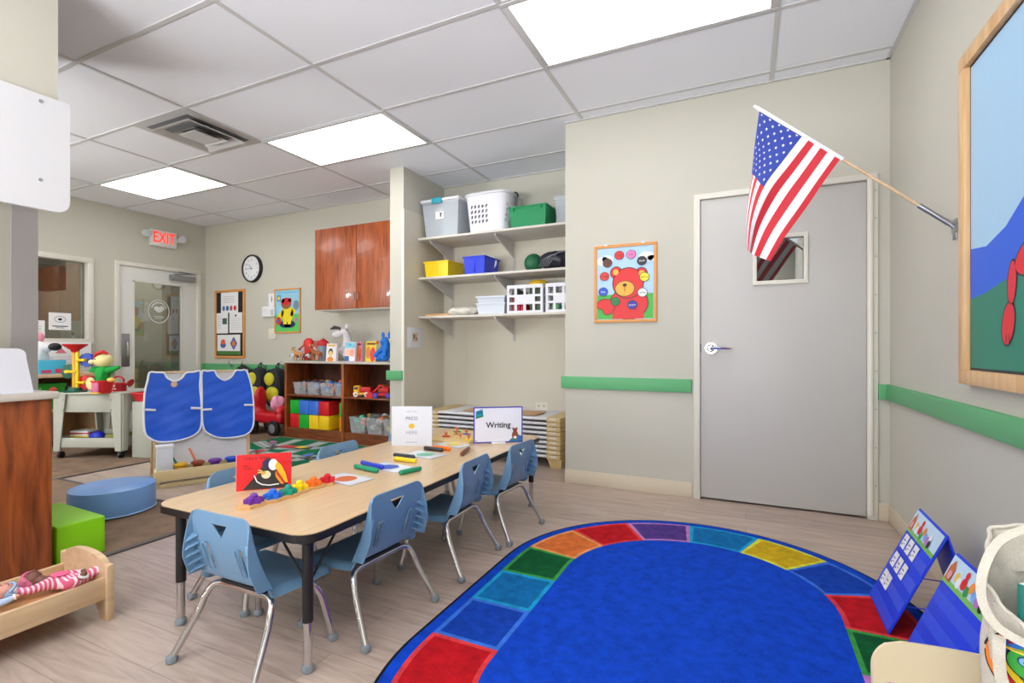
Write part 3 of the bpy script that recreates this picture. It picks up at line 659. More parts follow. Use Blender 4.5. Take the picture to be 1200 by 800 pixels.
# ================================================================= ON THE TABLE
def T(u, v, z=TZ): return at(u, v, z=z)
def book(name, lab, cat, BL, BR, h, th, cover, spine, art, lean=.0, pages=PAPER):
    """standing book: BL/BR bottom corners of the front cover"""
    BL, BR = Vector(BL), Vector(BR); ex = (BR-BL).normalized(); w = (BR-BL).length; n = ex.cross(Vector((0, 0, 1))); up = (Vector((0, 0, 1))-n*lean).normalized()
    root = thing(name, lab, cat, BL); M_ = frame(BL, ex, up)
    b = MB(); b.box(0, w, 0, h, -.002, 0, cover, M=M_); b.box(0, w, 0, h, -th, -th+.002, cover, M=M_); b.box(0, .002, 0, h, -th, 0, spine, M=M_); 
    art(b, w, h, M_); b.build('cover', root)
    b = MB(); b.box(.002, w-.003, .003, h-.003, -th+.002, -.002, pages, M=M_); b.build('pages', root); return root
def toucan(b, w, h, M_):
    z = .0006; BK = C(46, 40, 38)
    b.poly([(.12*w, .02*h), (.97*w, .02*h), (.95*w, .12*h), (.84*w, .30*h), (.36*w, .40*h), (.28*w, .28*h)], BK, M_, z); b.poly([(.36*w, .39*h), (.84*w, .29*h), (.76*w, .52*h), (.70*w, .74*h), (.60*w, .84*h), (.52*w, .80*h), (.46*w, .64*h)], BK, M_, z)
    b.disc(.58*w, .72*h, .11*w, .15*h, C(44, 36, 76), M_, z*2); b.disc(.67*w, .69*h, .085*w, .16*h, PAPER, M_, z*3)
    b.poly([(.70*w, .64*h), (.745*w, .78*h), (.82*w, .66*h), (.90*w, .42*h), (.945*w, .16*h), (.90*w, .16*h), (.80*w, .38*h)], C(244, 176, 24), M_, z*4)
    b.poly([(.715*w, .58*h), (.80*w, .40*h), (.90*w, .16*h), (.86*w, .14*h), (.76*w, .34*h)], C(196, 40, 24), M_, z*5); b.poly([(.71*w, .52*h), (.76*w, .36*h), (.87*w, .13*h), (.82*w, .13*h), (.72*w, .34*h)], C(240, 150, 30), M_, z*6)
    b.disc(.545*w, .42*h, .085*w, .11*h, C(226, 214, 180), M_, z*6); b.disc(.50*w, .47*h, .05*w, .045*h, C(216, 166, 60), M_, z*7, rot=.5); b.disc(.44*w, .54*h, .05*w, .022*h, C(226, 190, 110), M_, z*7, rot=-.3); b.disc(.43*w, .49*h, .05*w, .018*h, C(226, 190, 110), M_, z*8)
    P_ = [(.33*w, .42*h), (.38*w, .24*h), (.47*w, .155*h), (.60*w, .12*h), (.78*w, .14*h)]; 
    for (x0, y0), (x1, y1) in zip(P_, P_[1:]):
        d_ = Vector((x1-x0, y1-y0)); n_ = Vector((-d_.y, d_.x)).normalized()*.011*w; b.poly([(x0-n_.x, y0-n_.y), (x1-n_.x, y1-n_.y), (x1+n_.x, y1+n_.y), (x0+n_.x, y0+n_.y)], PAPER, M_, z*7)
    b.text('I Like It When...', .115*h, C(60, 10, 16), M_ @ TR(.40*w, .90*h, z)); b.text('Mary', .07*h, C(90, 10, 16), M_ @ TR(.18*w, .69*h, z)); b.text('Murphy', .07*h, C(90, 10, 16), M_ @ TR(.21*w, .61*h, z))
REDC = mat('book_red', (222, 30, 36), .3, var=.01)
book('picture_book', 'red picture book with a toucan cover standing on the near end of the table', 'book', T(276, 576)+Vector((0, .0, 0)), T(341, 571), .138, .012, REDC, PAPER, toucan, .06)
def press(b, w, h, M_):
    z = .0006; V1, V2, V3 = C(96, 112, 140), C(150, 150, 176), C(130, 140, 160)
    b.disc(.5*w, .5*h, .075*w, .065*h, C(226, 190, 30), M_, z); 
    b.text('PRESS', .125*h, V1, M_ @ TR(.5*w, .69*h, z)); b.text('HERE', .125*h, V2, M_ @ TR(.5*w, .33*h, z))
    b.text('HERVE TULLET', .04*h, V3, M_ @ TR(.5*w, .87*h, z)); b.rect(.36*w, .64*w, .08*h, .09*h, V3, M_, z)
WB = mat('book_white', (226, 228, 236), .4, var=.01)
book('picture_book', 'white picture book with a yellow dot, words PRESS HERE, standing on the table', 'book', T(458.5, 522), T(506, 522), .222, .014, WB, WB, press, .04)
s = thing('sign_holder', 'upright white sign reading Writing with a blue border, on the far end of the table', 'sign', (T(555, 520.5)+T(612, 518))/2)
BLs, BRs = T(555, 520.5), T(612.5, 518.5); w = (BRs-BLs).length; M_ = frame(BLs, BRs-BLs, (0, 0, 1)); h = .214
b = MB(); b.box(0, w, .004, h, -.003, 0, C(70, 56, 170), M=M_); z = .0006
b.rect(.007, w-.007, .012, h-.007, mat('sign_face', (232, 232, 244), .35, var=0), M_, z)
b.text('Writing', .046, C(28, 28, 34), M_ @ TR(w*.5, h*.5, z*3), bold=.02)
b.poly([(.012, .146), (.058, .158), (.052, .202), (.012, .190)], C(20, 150, 170), M_, z*2); b.poly([(.014, .146), (.058, .158), (.056, .168), (.013, .156)], C(30, 130, 90), M_, z*3); b.disc(.028, .180, .006, .007, C(20, 60, 140), M_, z*4); b.disc(.044, .182, .006, .007, C(40, 60, 120), M_, z*4)
b.poly([(w-.085, .012), (w-.008, .012), (w-.008, .042), (w-.03, .05), (w-.065, .03)], C(24, 140, 160), M_, z*2); b.disc(w-.046, .046, .019, .026, C(150, 84, 50), M_, z*3); b.disc(w-.046, .076, .013, .012, C(140, 72, 44), M_, z*4)
b.disc(w-.058, .086, .005, .005, C(120, 60, 40), M_, z*4); b.disc(w-.036, .086, .005, .005, C(120, 60, 40), M_, z*4); b.disc(w-.046, .034, .009, .008, C(236, 230, 220), M_, z*5); b.disc(w-.02, .03, .014, .012, C(60, 110, 200), M_, z*5)
b.disc(.014, .018, .004, .004, C(30, 120, 90), M_, z*3); b.build('sign_card', s)
b = MB(); b.box(w*.36, w*.64, 0, .010, -.012, .010, mat('stand_clear', (240, 242, 244), .2, var=0), .002, M=M_); b.build('stand', s)
# peg puzzle tray
c = [T(560, 503), T(503, 502.5), T(488, 517), T(560, 521)]
P0 = Vector((-1.60, 2.50, TZ)); M_ = frame(P0-Vector((.14, .0, 0)), (1, .06, 0), (-.06, 1, 0)); M_.translation = Vector((-1.745, 2.475, TZ))
p = thing('peg_puzzle', 'wooden peg puzzle tray with coloured knobbed pieces behind the writing sign', 'puzzle', (-1.6, 2.62, TZ))
b = MB(); b.box(0, .30, 0, .38, 0, .010, mat('puzzle_board', (222, 190, 128), .5, var=.03), .002, M=M_); b.build('tray', p)
random.seed(5)
for (px, py, cc_) in ((.08, .12, RED), (.19, .10, C(226, 190, 110)), (.26, .07, YEL), (.16, .24, C(80, 90, 190)), (.24, .22, C(240, 200, 160)), (.06, .30, GRN), (.20, .33, C(196, 40, 70)), (.11, .20, C(200, 160, 90))):
    b = MB(); pts = [(px+.026*cos(a*pi/6)*(1+.18*cos(a*pi*.5)), py+.022*sin(a*pi/6), ) for a in range(12)]; b.prism(pts, .010, .0145, cc_, M=M_); k_ = b.build('puzzle_piece', p)
    b = MB(); b.lathe([(.005, .0145), (.004, .022), (.010, .030), (.011, .036), (.006, .042)], C(214, 120, 90), c=(px, py, 0), n=12, M=M_); b.build('knob', k_)
# dot cards
def card(u, v, ang, size, col, lab, sx=1.0):
    P = Vector((u, v, TZ)); M_ = Matrix.Translation(P) @ Matrix.Rotation(ang, 4, 'Z'); b = MB(); a = size/2; sx = .66
    b.box(-a, a, -a*sx, a*sx, .0002, .0012, mat('card_edge', (150, 160, 176), .4), M=M_); b.rect(-a+.003, a-.003, -a*sx+.003, a*sx-.003, mat('card_face', (232, 235, 242), .25, var=0, coat=.3), M_, .0016)
    b.disc(0, 0, .046, .044, col, M_, .0020, n=32); one(b, 'dot_card', lab, 'card', P, 'laminated dot cards on the table')
for (x, y, col, lab) in ((-1.535, 1.61, C(214, 108, 56), 'white card with an orange dot, nearest of the four dot cards'), (-1.505, 1.855, C(50, 90, 190), 'white card with a blue dot, second of the four dot cards'),
                         (-1.513, 2.15, C(112, 184, 150), 'white card with a pale green dot, beside the yellow marker'), (-1.525, 2.44, C(226, 206, 110), 'white card with a yellow dot, farthest card, before the writing sign')):
    card(x, y, -.12, .20, col, lab)
# markers
def marker(u0, v0, u1, v1, col, lab, capcol=None, r=.0112):
    a = at(u0, v0, z=TZ+r); c_ = at(u1, v1, z=TZ+r); d_ = (c_-a).normalized(); L_ = (c_-a).length
    t = thing('marker_pen', lab, 'marker', (a+c_)/2-Vector((0, 0, r)), 0, 'marker pens on the table')
    b = MB(); b.tube([a, a+d_*.004, a+d_*(L_*.66)], [r*.75, r*.93, r*.93], col, n=14); b.build('barrel', t)
    b = MB(); b.tube([a+d_*(L_*.62), a+d_*(L_-.006), c_], [r, r, r*.55], capcol or col, n=14); b.build('cap', t)
GM = C(16, 146, 104, .3)
marker(416, 546, 443, 551.5, GM, 'green marker lying near the red puzzle gear, in front of the blue marker'); marker(424, 541.5, 449, 547.5, C(24, 60, 200, .3), 'blue marker lying on the edge of the blue dot card')
marker(493, 548.5, 468, 554, GM, 'green marker alone near the right edge of the table'); marker(487.5, 540, 462, 537, C(240, 208, 20, .3), 'yellow marker in front of the dark marker')
marker(462, 532.5, 486, 535.5, C(60, 62, 70, .3), 'dark marker hidden behind the yellow marker'); marker(519, 527, 497, 524.5, C(58, 54, 56, .3), 'black marker lying before the white book')
marker(508, 523.3, 528, 526, C(250, 120, 20, .3), 'orange marker touching the black marker'); marker(541, 532, 549.5, 525, C(120, 62, 40, .3), 'brown marker near the far chair')
# caterpillar gear board
ctr = [Vector((-1.560, 1.145, 0)), Vector((-1.572, 1.200, 0)), Vector((-1.560, 1.268, 0)), Vector((-1.553, 1.330, 0)), Vector((-1.565, 1.393, 0)), Vector((-1.558, 1.455, 0)), Vector((-1.545, 1.515, 0))]
sp = smooth_path(ctr+[Vector((-1.540, 1.535, 0))], 5); wd_ = .037; lft, rgt = [], []
for i, p_ in enumerate(sp):
    d_ = (sp[min(i+1, len(sp)-1)]-sp[max(i-1, 0)]).normalized(); n_ = Vector((-d_.y, d_.x, 0)); w_ = wd_*(.88+.12*cos(i*1.25))
    w_ *= sqrt(max(.12, 1-max(0, (3-i)/3.2)**2)) if i < 3 else (sqrt(max(.12, 1-max(0, (i-len(sp)+4)/3.2)**2)) if i > len(sp)-4 else 1); lft.append(p_+n_*w_); rgt.append(p_-n_*w_)
outl = [(p_.x, p_.y) for p_ in rgt+lft[::-1]]
b = MB(); b.prism(outl, TZ, TZ+.011, mat('board_wood', (226, 176, 116), .45, var=.03)); one(b, 'gear_board', 'wavy wooden caterpillar board holding six coloured gears, on the near end of the table', 'toy', (-1.55, 1.35, TZ))
for k, (P_, cl, nm) in enumerate(zip(ctr[1:], (PUR, C(30, 110, 220), C(14, 150, 120), C(246, 214, 20), C(242, 116, 24), C(208, 20, 40)), ('purple', 'blue', 'green', 'yellow', 'orange', 'red'))):
    g = thing('toy_gear', nm+' plastic gear on the caterpillar board', 'toy gear', (P_.x, P_.y, TZ+.011), 0, 'coloured gears on the caterpillar board')
    b = MB(); pts = []
    for j in range(48):
        a = 2*pi*j/48; pts.append((P_.x+(.027+.006*cos(6*a+k))*cos(a), P_.y+(.027+.006*cos(6*a+k))*sin(a)))
    b.prism(pts, TZ+.0112, TZ+.026, cl); b.prism([(P_.x+(x-P_.x)*.8, P_.y+(y-P_.y)*.8) for x, y in pts], TZ+.026, TZ+.029, cl); b.build('gear_wheel', g)
    b = MB(); b.lathe([(.013, .029), (.0125, .038), (.008, .043), (0.001, .045)], cl, c=(P_.x, P_.y, TZ), n=16); b.build('knob', g)
# ================================================================= LEFT FOREGROUND
cb = thing('counter_cabinet', 'cherry wood base cabinet at the left edge of the photo', 'cabinet', (-3.05, .6, 0))
b = MB(); b.box(-3.34, -2.748, -.3, 1.112, .0, .772, CHERRY, .002); b.build('cabinet_body', cb)
b = MB(); b.box(-3.36, -2.728, -.3, 1.130, .772, .802, mat('counter_laminate', (212, 204, 194), .35, var=.02), .004); one(b, 'countertop', 'pale laminate countertop over the cherry cabinet', 'countertop', (-3.04, .6, .772))
b = MB(); M_ = frame((-2.755, 0, .803), (0, 1, 0), (0, 0, 1)); pts = [(-.2, 0), (1.053, 0), (1.028, .150)]+arc(.998, .158, .03, .0, pi/2, 5)+[(-.2, .190)]
b.prism(pts, -.34, 0, mat('white_box_plastic', (226, 227, 236), .35, var=0), M=M_); one(b, 'white_bin', 'large white rounded plastic tub on the laminate countertop', 'bin', (-2.9, .6, .803))
pc = thing('wall_cupboard', 'white wall cupboard with rounded side panel above the counter', 'cupboard', (-2.9, .6, 1.6))
b = MB(); M_ = frame((-2.738, 0, 0), (0, 1, 0), (0, 0, 1)); b.prism([(-.3, 1.585), (1.112, 1.585)]+arc(1.112, 1.637, .052, -pi/2, 0, 6)[1:]+[(1.164, 2.074), (-.3, 2.074)], 0, .018, mat('panel_white', (222, 221, 224), .4, var=.005), M=M_); pn = b.build('side_panel', pc)
b = MB()
for z in (2.055, 1.72): b.cyl((-2.72, 1.062, z-.01), (-2.716, 1.062, z-.01), .007, STEEL, n=12)
b.build('screw', pn)
b = MB(); b.box(-3.3, -2.738, -.3, 1.08, 1.66, 2.074, TRIMW, .003); b.build('cupboard_body', pc)
# soft play shapes
b = MB(); PFX, PFY, PFR, PFH = -3.475, 1.70, .212, .155
prof = [(PFR*.93, .0), (PFR*.99, .006), (PFR, .014), (PFR, PFH-.014), (PFR*.985, PFH-.005), (PFR*.95, PFH), (.001, PFH+.004)]
PFM = mat('vinyl_sky_blue', (120, 164, 222), .32, var=.015)
p = thing('floor_cushion', 'round sky blue vinyl floor cushion on the brown carpet', 'cushion', (PFX, PFY, 0)); b.lathe(prof, PFM, c=(PFX, PFY, .006), n=48); b.build('cushion_body', p)
b = MB(); b.tube([(PFX+(PFR+.001)*cos(a*pi/24), PFY+(PFR+.001)*sin(a*pi/24), .018) for a in range(48)], .0035, mat('piping_pale', (170, 200, 236), .35), closed=True, n=6); b.tube([(PFX+(PFR-.004)*cos(a*pi/24), PFY+(PFR-.004)*sin(a*pi/24), PFH+.002) for a in range(48)], .003, PFM, closed=True, n=6); b.build('piping', p)
b = MB(); LIME = mat('vinyl_lime', (142, 216, 14), .35, var=.015)
M_ = Matrix.Translation((-2.815, 1.345, .006)) @ Matrix.Rotation(-.03, 4, 'Z'); b.box(-.46, 0, -.19, 0, 0, .175, LIME, .008, M=M_, seg=3); one(b, 'foam_block', 'lime green vinyl foam block between the cabinet and the blue cushion', 'foam block', (-3.0, 1.25, .006))
# ================================================================= DOLL BED AND DOLLS
BX0, BX1, BY0, BY1 = -2.415, -2.112, .42, 1.03
bd = thing('doll_bed', 'light wood doll bed with arched footboard, lower left of the photo', 'doll bed', ((BX0+BX1)/2, .7, 0))
def board(y, nm):
    w_ = BX1-BX0; cx_ = w_/2
    pts = [(w_, 0), (w_, .200)]+[(cx_+(cx_-.02)*cos(a), .200+.034*sin(a)) for a in [pi*k/12 for k in range(13)]]+[(0, .200), (0, 0), (.035, 0), (.045, .03)]+[(cx_+(cx_-.055)*cos(a), .03+.075*sin(a)) for a in [pi-pi*k/12 for k in range(13)]]+[(w_-.045, .03), (w_-.035, 0)]
    b = MB(); b.prism(pts, -.022, 0, MAPLE, M=frame((BX0, y, 0), (1, 0, 0), (0, 0, 1)))
    b.box(BX1-.004, BX1+.012, y-.001, y+.023, 0.0, .201, MAPLE, .003); b.box(BX0-.012, BX0+.004, y-.001, y+.023, 0.0, .201, MAPLE, .003); b.build(nm, bd)
board(BY1-.022, 'footboard'); board(BY0, 'headboard')
for (x0, x1) in ((BX1-.016, BX1), (BX0, BX0+.016)):
    b = MB(); b.box(x0, x1, BY0+.022, BY1-.022, .078, .156, MAPLE, .002); b.build('side_rail', bd)
b = MB(); b.box(BX0+.016, BX1-.016, BY0+.022, BY1-.022, .112, .124, mat('bed_slat', (196, 142, 92), .5)); b.build('bed_base', bd)
SK = mat('doll_skin_dark', (118, 74, 60), .55, var=.03); SKL = mat('doll_skin_light', (214, 150, 132), .55, var=.03)
def stripes(name, c1, c2, sc=55, direction='Y'):
    if name in _M: return _M[name]
    m = bpy.data.materials.new(name); m.use_nodes = True; nt = m.node_tree; b_ = nt.nodes['Principled BSDF']; tc = nt.nodes.new('ShaderNodeTexCoord'); wv = nt.nodes.new('ShaderNodeTexWave')
    wv.bands_direction = direction; wv.inputs['Scale'].default_value = sc; wv.inputs['Distortion'].default_value = .6; cr = nt.nodes.new('ShaderNodeValToRGB'); cr.color_ramp.interpolation = 'CONSTANT'
    cr.color_ramp.elements[0].color = (*lin(c1), 1); cr.color_ramp.elements[1].position = .62; cr.color_ramp.elements[1].color = (*lin(c2), 1)
    nt.links.new(tc.outputs['Object'], wv.inputs['Vector']); nt.links.new(wv.outputs['Fac'], cr.inputs['Fac']); nt.links.new(cr.outputs['Color'], b_.inputs['Base Color']); b_.inputs['Roughness'].default_value = .8; _M[name] = m; return m
PST = stripes('pink_stripe_cloth', (216, 92, 128), (246, 214, 222), 26)
def doll(name, lab, O, ang, skinm, clothm, bonnet, s=1.0, front=None, mir=1):
    """lying on its back; local +Y points from head to feet"""
    Mx = Matrix.Translation(O) @ Matrix.Rotation(ang, 4, 'Z') @ Matrix.Scale(s, 4)
    def q(x, y, z, r): v_ = Mx @ Vector((x*mir, y, z)); return (v_.x, v_.y, v_.z, r*s)
    root = thing(name, lab, 'doll', Mx @ Vector((0, .12, 0)))
    J = [q(0, .125, .036, .030), q(0, .06, .042, .028), q(0, .03, .045, .016), q(0, .012, .048, .022), q(0, -.022, .05, .036), q(0, -.052, .05, .027),
         q(.05, .05, .045, .017), q(.082, .018, .04, .014), q(.092, -.018, .052, .010), q(.098, -.034, .056, .009), q(-.05, .05, .045, .017), q(-.078, .09, .04, .014), q(-.07, .125, .05, .010), q(-.066, .142, .056, .009),
         q(.034, .155, .036, .022), q(.060, .19, .066, .019), q(.062, .218, .086, .014), q(.062, .226, .106, .012), q(-.034, .155, .036, .022), q(-.055, .195, .058, .019), q(-.058, .226, .070, .014), q(-.058, .236, .090, .012)]
    E_ = [(0, 1), (1, 2), (2, 3), (3, 4), (4, 5), (1, 6), (6, 7), (7, 8), (8, 9), (1, 10), (10, 11), (11, 12), (12, 13), (0, 14), (14, 15), (15, 16), (16, 17), (0, 18), (18, 19), (19, 20), (20, 21)]
    b = MB(); skin(b, J, E_, skinm); body = b.build('body', root)
    b = MB(); K = [list(j) for j in J]
    def sub(ids, r): return [(J[i][0], J[i][1], J[i][2], J[i][3]*r) for i in ids]
    ids = [0, 1, 6, 7, 8, 10, 11, 12, 14, 15, 16, 18, 19, 20]; mp_ = {v: k for k, v in enumerate(ids)}
    skin(b, sub(ids, 1.18), [(mp_[a], mp_[c_]) for a, c_ in E_ if a in mp_ and c_ in mp_], clothm); suit = b.build('romper', root)
    if front:
        b = MB(); P_ = Mx @ Vector((0, .085, .073)); b.ell((0, 0, 0), (.026*s, .034*s, .006*s), front, M=Matrix.Translation(P_) @ Matrix.Rotation(ang, 4, 'Z')); b.build('bib', suit)
    for i, j in ((8, 9), (12, 13), (16, 17), (20, 21)):
        a, c_ = Vector(J[i][:3]), Vector(J[j][:3]); d_ = (c_-a).normalized(); b = MB(); r_ = J[i][3]*1.3; b.tube([a-d_*.004*s, a+d_*.004*s], r_, PAPER, n=14); b.build('cuff', suit)
    Hc = Mx @ Vector((0, -.024, .05)); R_ = Matrix.Translation(Hc) @ Matrix.Rotation(ang, 4, 'Z') @ Matrix.Scale(s, 4)
    b = MB(); b.ell((0, -.008, -.006), (.041, .036, .037), bonnet, M=R_)
    b.tube([(.040*cos(a), -.006+.010*sin(a)*0-.004, .010+.036*sin(a)) if False else (.041*cos(a), .004-.030*abs(sin(a)), .012+.02*sin(a)) for a in [pi*k/10 for k in range(11)]], .005, bonnet, M=R_, n=8); b.build('bonnet', root)
    b = MB(); b.ell((0, .004, .008), (.031, .030, .034), skinm, M=R_); b.ell((0, .006, .043), (.005, .006, .005), skinm, M=R_); f_ = b.build('face', body)
    DK = C(40, 24, 20)
    for sx in (-1, 1):
        b = MB(); b.tube([(sx*.019, -.002, .034), (sx*.013, .0005, .0395), (sx*.007, -.001, .0405)], .0014, DK, M=R_, n=6); b.build('eye', f_)
    b = MB(); b.tube([(-.008, .017, .038), (0, .0185, .0395), (.008, .017, .038)], .0018, C(150, 70, 70), M=R_, n=6); b.build('mouth', f_)
    return root
doll('baby_doll', 'dark-skinned baby doll in pink striped romper and bonnet lying on the doll bed', (-2.283, .885, .124), -1.0, SK, PST, mat('bonnet_pink', (214, 110, 142), .8, var=.05), .82, C(236, 96, 140, .8))
doll('baby_doll', 'light-skinned baby doll in pale blue sleeves at the left photo edge', (-2.275, .780, .124), pi, SKL, mat('cloth_pale_blue', (176, 196, 226), .8, var=.04), mat('bonnet_blue', (150, 176, 214), .8), .76, mir=-1)
# ================================================================= FLAG
PT, PBs = Vector((.045, 2.51, 2.080)), Vector((.747, 2.51, 1.466)); pd = (PBs-PT).normalized()
fl = thing('wall_flag', 'stars and stripes flag on a slanted pole bracketed to the right wall', 'flag', PBs)
b = MB(); b.tube([PT-pd*.01, PBs-pd*.10], .0058, MAPLE, n=12); b.ell(PT-pd*.01, .008, WHITE); b.build('pole', fl)
b = MB(); b.tube([PBs-pd*.155, PBs-pd*.03], .0105, STEEL, n=14); b.tube([PBs-pd*.03, Vector((.741, 2.51, 1.468))], .008, STEEL, n=12); b.cyl((.747, 2.51, 1.466), (.740, 2.51, 1.466), .028, STEEL, n=20)
b.box(.741, .747, 2.492, 2.528, 1.42, 1.50, STEEL, .002); b.build('bracket', fl)
FR = mat('flag_red', (206, 24, 44), .6, sheen=.3, var=.02); FW = mat('flag_white', (240, 238, 242), .6, sheen=.3, var=.01); FB = mat('flag_blue', (26, 56, 158), .6, sheen=.3, var=.02)
KS = [0, .27, .54, .77, 1.0]; KT = [0, .2, .4, .7, 1.0]
KP = [[(890, 129), (885, 166), (881, 204), (876, 248), (875, 287)], [(915, 143.5), (898, 174), (884, 206), (876, 252), (875.5, 292)], [(941, 158.5), (919, 187), (895.5, 219), (882, 256), (877, 294)],
      [(963, 171), (940, 203), (919, 232), (897, 268), (884, 299)], [(986, 184.5), (966, 212), (945, 243), (921, 276), (903, 306)]]
def kk(vals, t, xs):
    for i in range(len(xs)-1):
        if t <= xs[i+1] or i == len(xs)-2:
            f = (t-xs[i])/(xs[i+1]-xs[i]); p0 = vals[max(i-1, 0)]; p1 = vals[i]; p2 = vals[i+1]; p3 = vals[min(i+2, len(xs)-1)]
            return .5*((2*p1)+(p2-p0)*f+(2*p0-5*p1+4*p2-p3)*f*f+(3*p1-p0-3*p2+p3)*f**3)
def flag_p(s_, t_, off=0):
    rows = [kk([Vector(p) for p in KP[i]], t_, KT) for i in range(5)]; p = kk(rows, s_, KS)
    y = 2.505+(.075*max(0, .62-s_)*1.6*t_)+.016*sin(s_*9+1.2*t_)*t_+.010*sin(s_*17+2)*t_
    q_ = at(p.x, p.y, y=y); q_.y -= off; return q_
b = MB(); NS, NT = 52, 60
def fm(u, v):
    k = int(u*13-1e-6)
    if v < .4 and k < 7: return FB
    return FR if k % 2 == 0 else FW
b.grid(lambda u, v: flag_p(u, v), NS, NT, FR, thick=.0008, mf=fm)
for row in range(9):
    for col in range(6 if row % 2 == 0 else 5):
        s0 = (row+1)/10*7/13; t0 = .4*((col+.5)/6 if row % 2 == 0 else (col+1)/6)
        for off in (.0016, -.0022):
            P5 = []
            for k in range(10):
                r_ = .0175 if k % 2 == 0 else .007; a = pi/2+2*pi*k/10; P5.append(flag_p(s0-r_*sin(a)*1.0, t0+r_*cos(a)*.68, off))
            c_ = flag_p(s0, t0, off); b.add([c_]+P5, [(0, 1+k, 1+(k+1) % 10) for k in range(10)], FW, smooth=False)
fo = b.build('flag_cloth', fl, recalc=False)
b = MB(); b.tube([PT-pd*.004, PT+pd*.435], .0092, FW, n=12); b.build('sleeve', fl)
# ================================================================= FRAMED PRINTS
def framed(name, lab, cat, M_, w, h, fw, th, fmat, art, bg):
    root = thing(name, lab, cat, M_.translation)
    b = MB(); b.box(0, w, 0, fw, 0, th, fmat, .002, M=M_); b.box(0, w, h-fw, h, 0, th, fmat, .002, M=M_); b.box(0, fw, fw, h-fw, 0, th-.0005, fmat, .002, M=M_); b.box(w-fw, w, fw, h-fw, 0, th-.0005, fmat, .002, M=M_); b.build('frame', root)
    b = MB(); b.box(fw*.8, w-fw*.8, fw*.8, h-fw*.8, .001, th*.45, bg, M=M_); art(b, w, h, M_, th*.45+.0004); b.build('print', root); return root
LB, GRS, OUT = C(176, 210, 238), C(66, 178, 56), C(60, 20, 24)
def bear_art(b, w, h, M_, z0):
    z = z0; dz = .0005; f = .024
    b.rect(f, w-f, f, h-f, LB, M_, z); b.rect(f, w-f, f, h*.36, GRS, M_, z+dz); 
    for (x, y, r_) in ((.14, .80, .08), (.22, .82, .07), (.84, .82, .09), (.92, .80, .05)): b.disc(x*w, y*h, r_*w*1.3, r_*h*.7, PAPER, M_, z+dz*2)
    R_ = C(222, 26, 30); zz = z+dz*3
    def blob(x, y, rx, ry, c_, zz, rot=0, ol=.006): b.disc(x*w, y*h, rx*w+ol, ry*h+ol, OUT, M_, zz, rot=rot); b.disc(x*w, y*h, rx*w, ry*h, c_, M_, zz+dz*.5, rot=rot)
    blob(.56, .24, .30, .20, R_, zz); b.rect(.30*w, .80*w, f, .16*h, R_, M_, zz+dz)
    blob(.15, .24, .11, .06, R_, zz+dz, .3, .005); blob(.24, .20, .09, .10, R_, zz+dz*1.2, -.4, .005)
    blob(.36, .64, .085, .07, R_, zz+dz*2); blob(.76, .61, .085, .07, R_, zz+dz*2); b.disc(.355*w, .645*h, .045*w, .038*h, C(244, 176, 60), M_, zz+dz*4); b.disc(.765*w, .615*h, .045*w, .038*h, C(244, 176, 60), M_, zz+dz*4)
    blob(.55, .50, .24, .19, R_, zz+dz*2.5); blob(.50, .43, .15, .095, C(244, 172, 48), zz+dz*5, 0, .004); b.disc(.50*w, .475*h, .035*w, .02*h, OUT, M_, zz+dz*7)
    b.rect(.495*w, .505*w, .39*h, .47*h, OUT, M_, zz+dz*7)
    for k, (x, y, c_, tx) in enumerate(((.41, .86, RED, 'red'), (.60, .86, C(240, 120, 180), 'pink'), (.22, .77, C(100, 50, 30), 'brown'), (.77, .77, C(24, 24, 30), 'black'), (.17, .60, C(226, 54, 44), 'orange'), (.81, .565, C(240, 226, 40), 'yellow'), (.15, .40, BLU, 'blue'), (.78, .37, PAPER, 'white'), (.35, .27, C(20, 130, 60), 'green'), (.62, .22, C(24, 40, 160), 'purple'))):
        zk = zz+dz*(8+k*.3); b.disc(x*w, y*h, .078*w, .058*h, OUT, M_, zk); b.disc(x*w, y*h, .070*w, .052*h, c_, M_, zk+dz*.2); b.text(tx, .019, PAPER if tx in ('black', 'purple', 'blue') else C(70, 20, 20), M_ @ TR(x*w, y*h, zk+dz*.4))
OAKF = mat('oak_frame', (222, 152, 80), .45, var=.04)
framed('bear_poster', 'oak framed poster of a red bear with coloured circles beside the grey door', 'poster', frame((-.985, YF-.001, 1.173), (1, 0, 0), (0, 0, 1)), .437, .548, .020, .014, OAKF, bear_art, LB)
b = MB()
for x in (-.90, -.64): b.box(x-.012, x+.012, YF-.02, YF-.012, 1.715, 1.726, WHITE, .001)
tag(b.build('poster_clip', origin=(-.77, YF, 1.72)), 'two small white clips on the top edge of the red bear poster', 'clip')
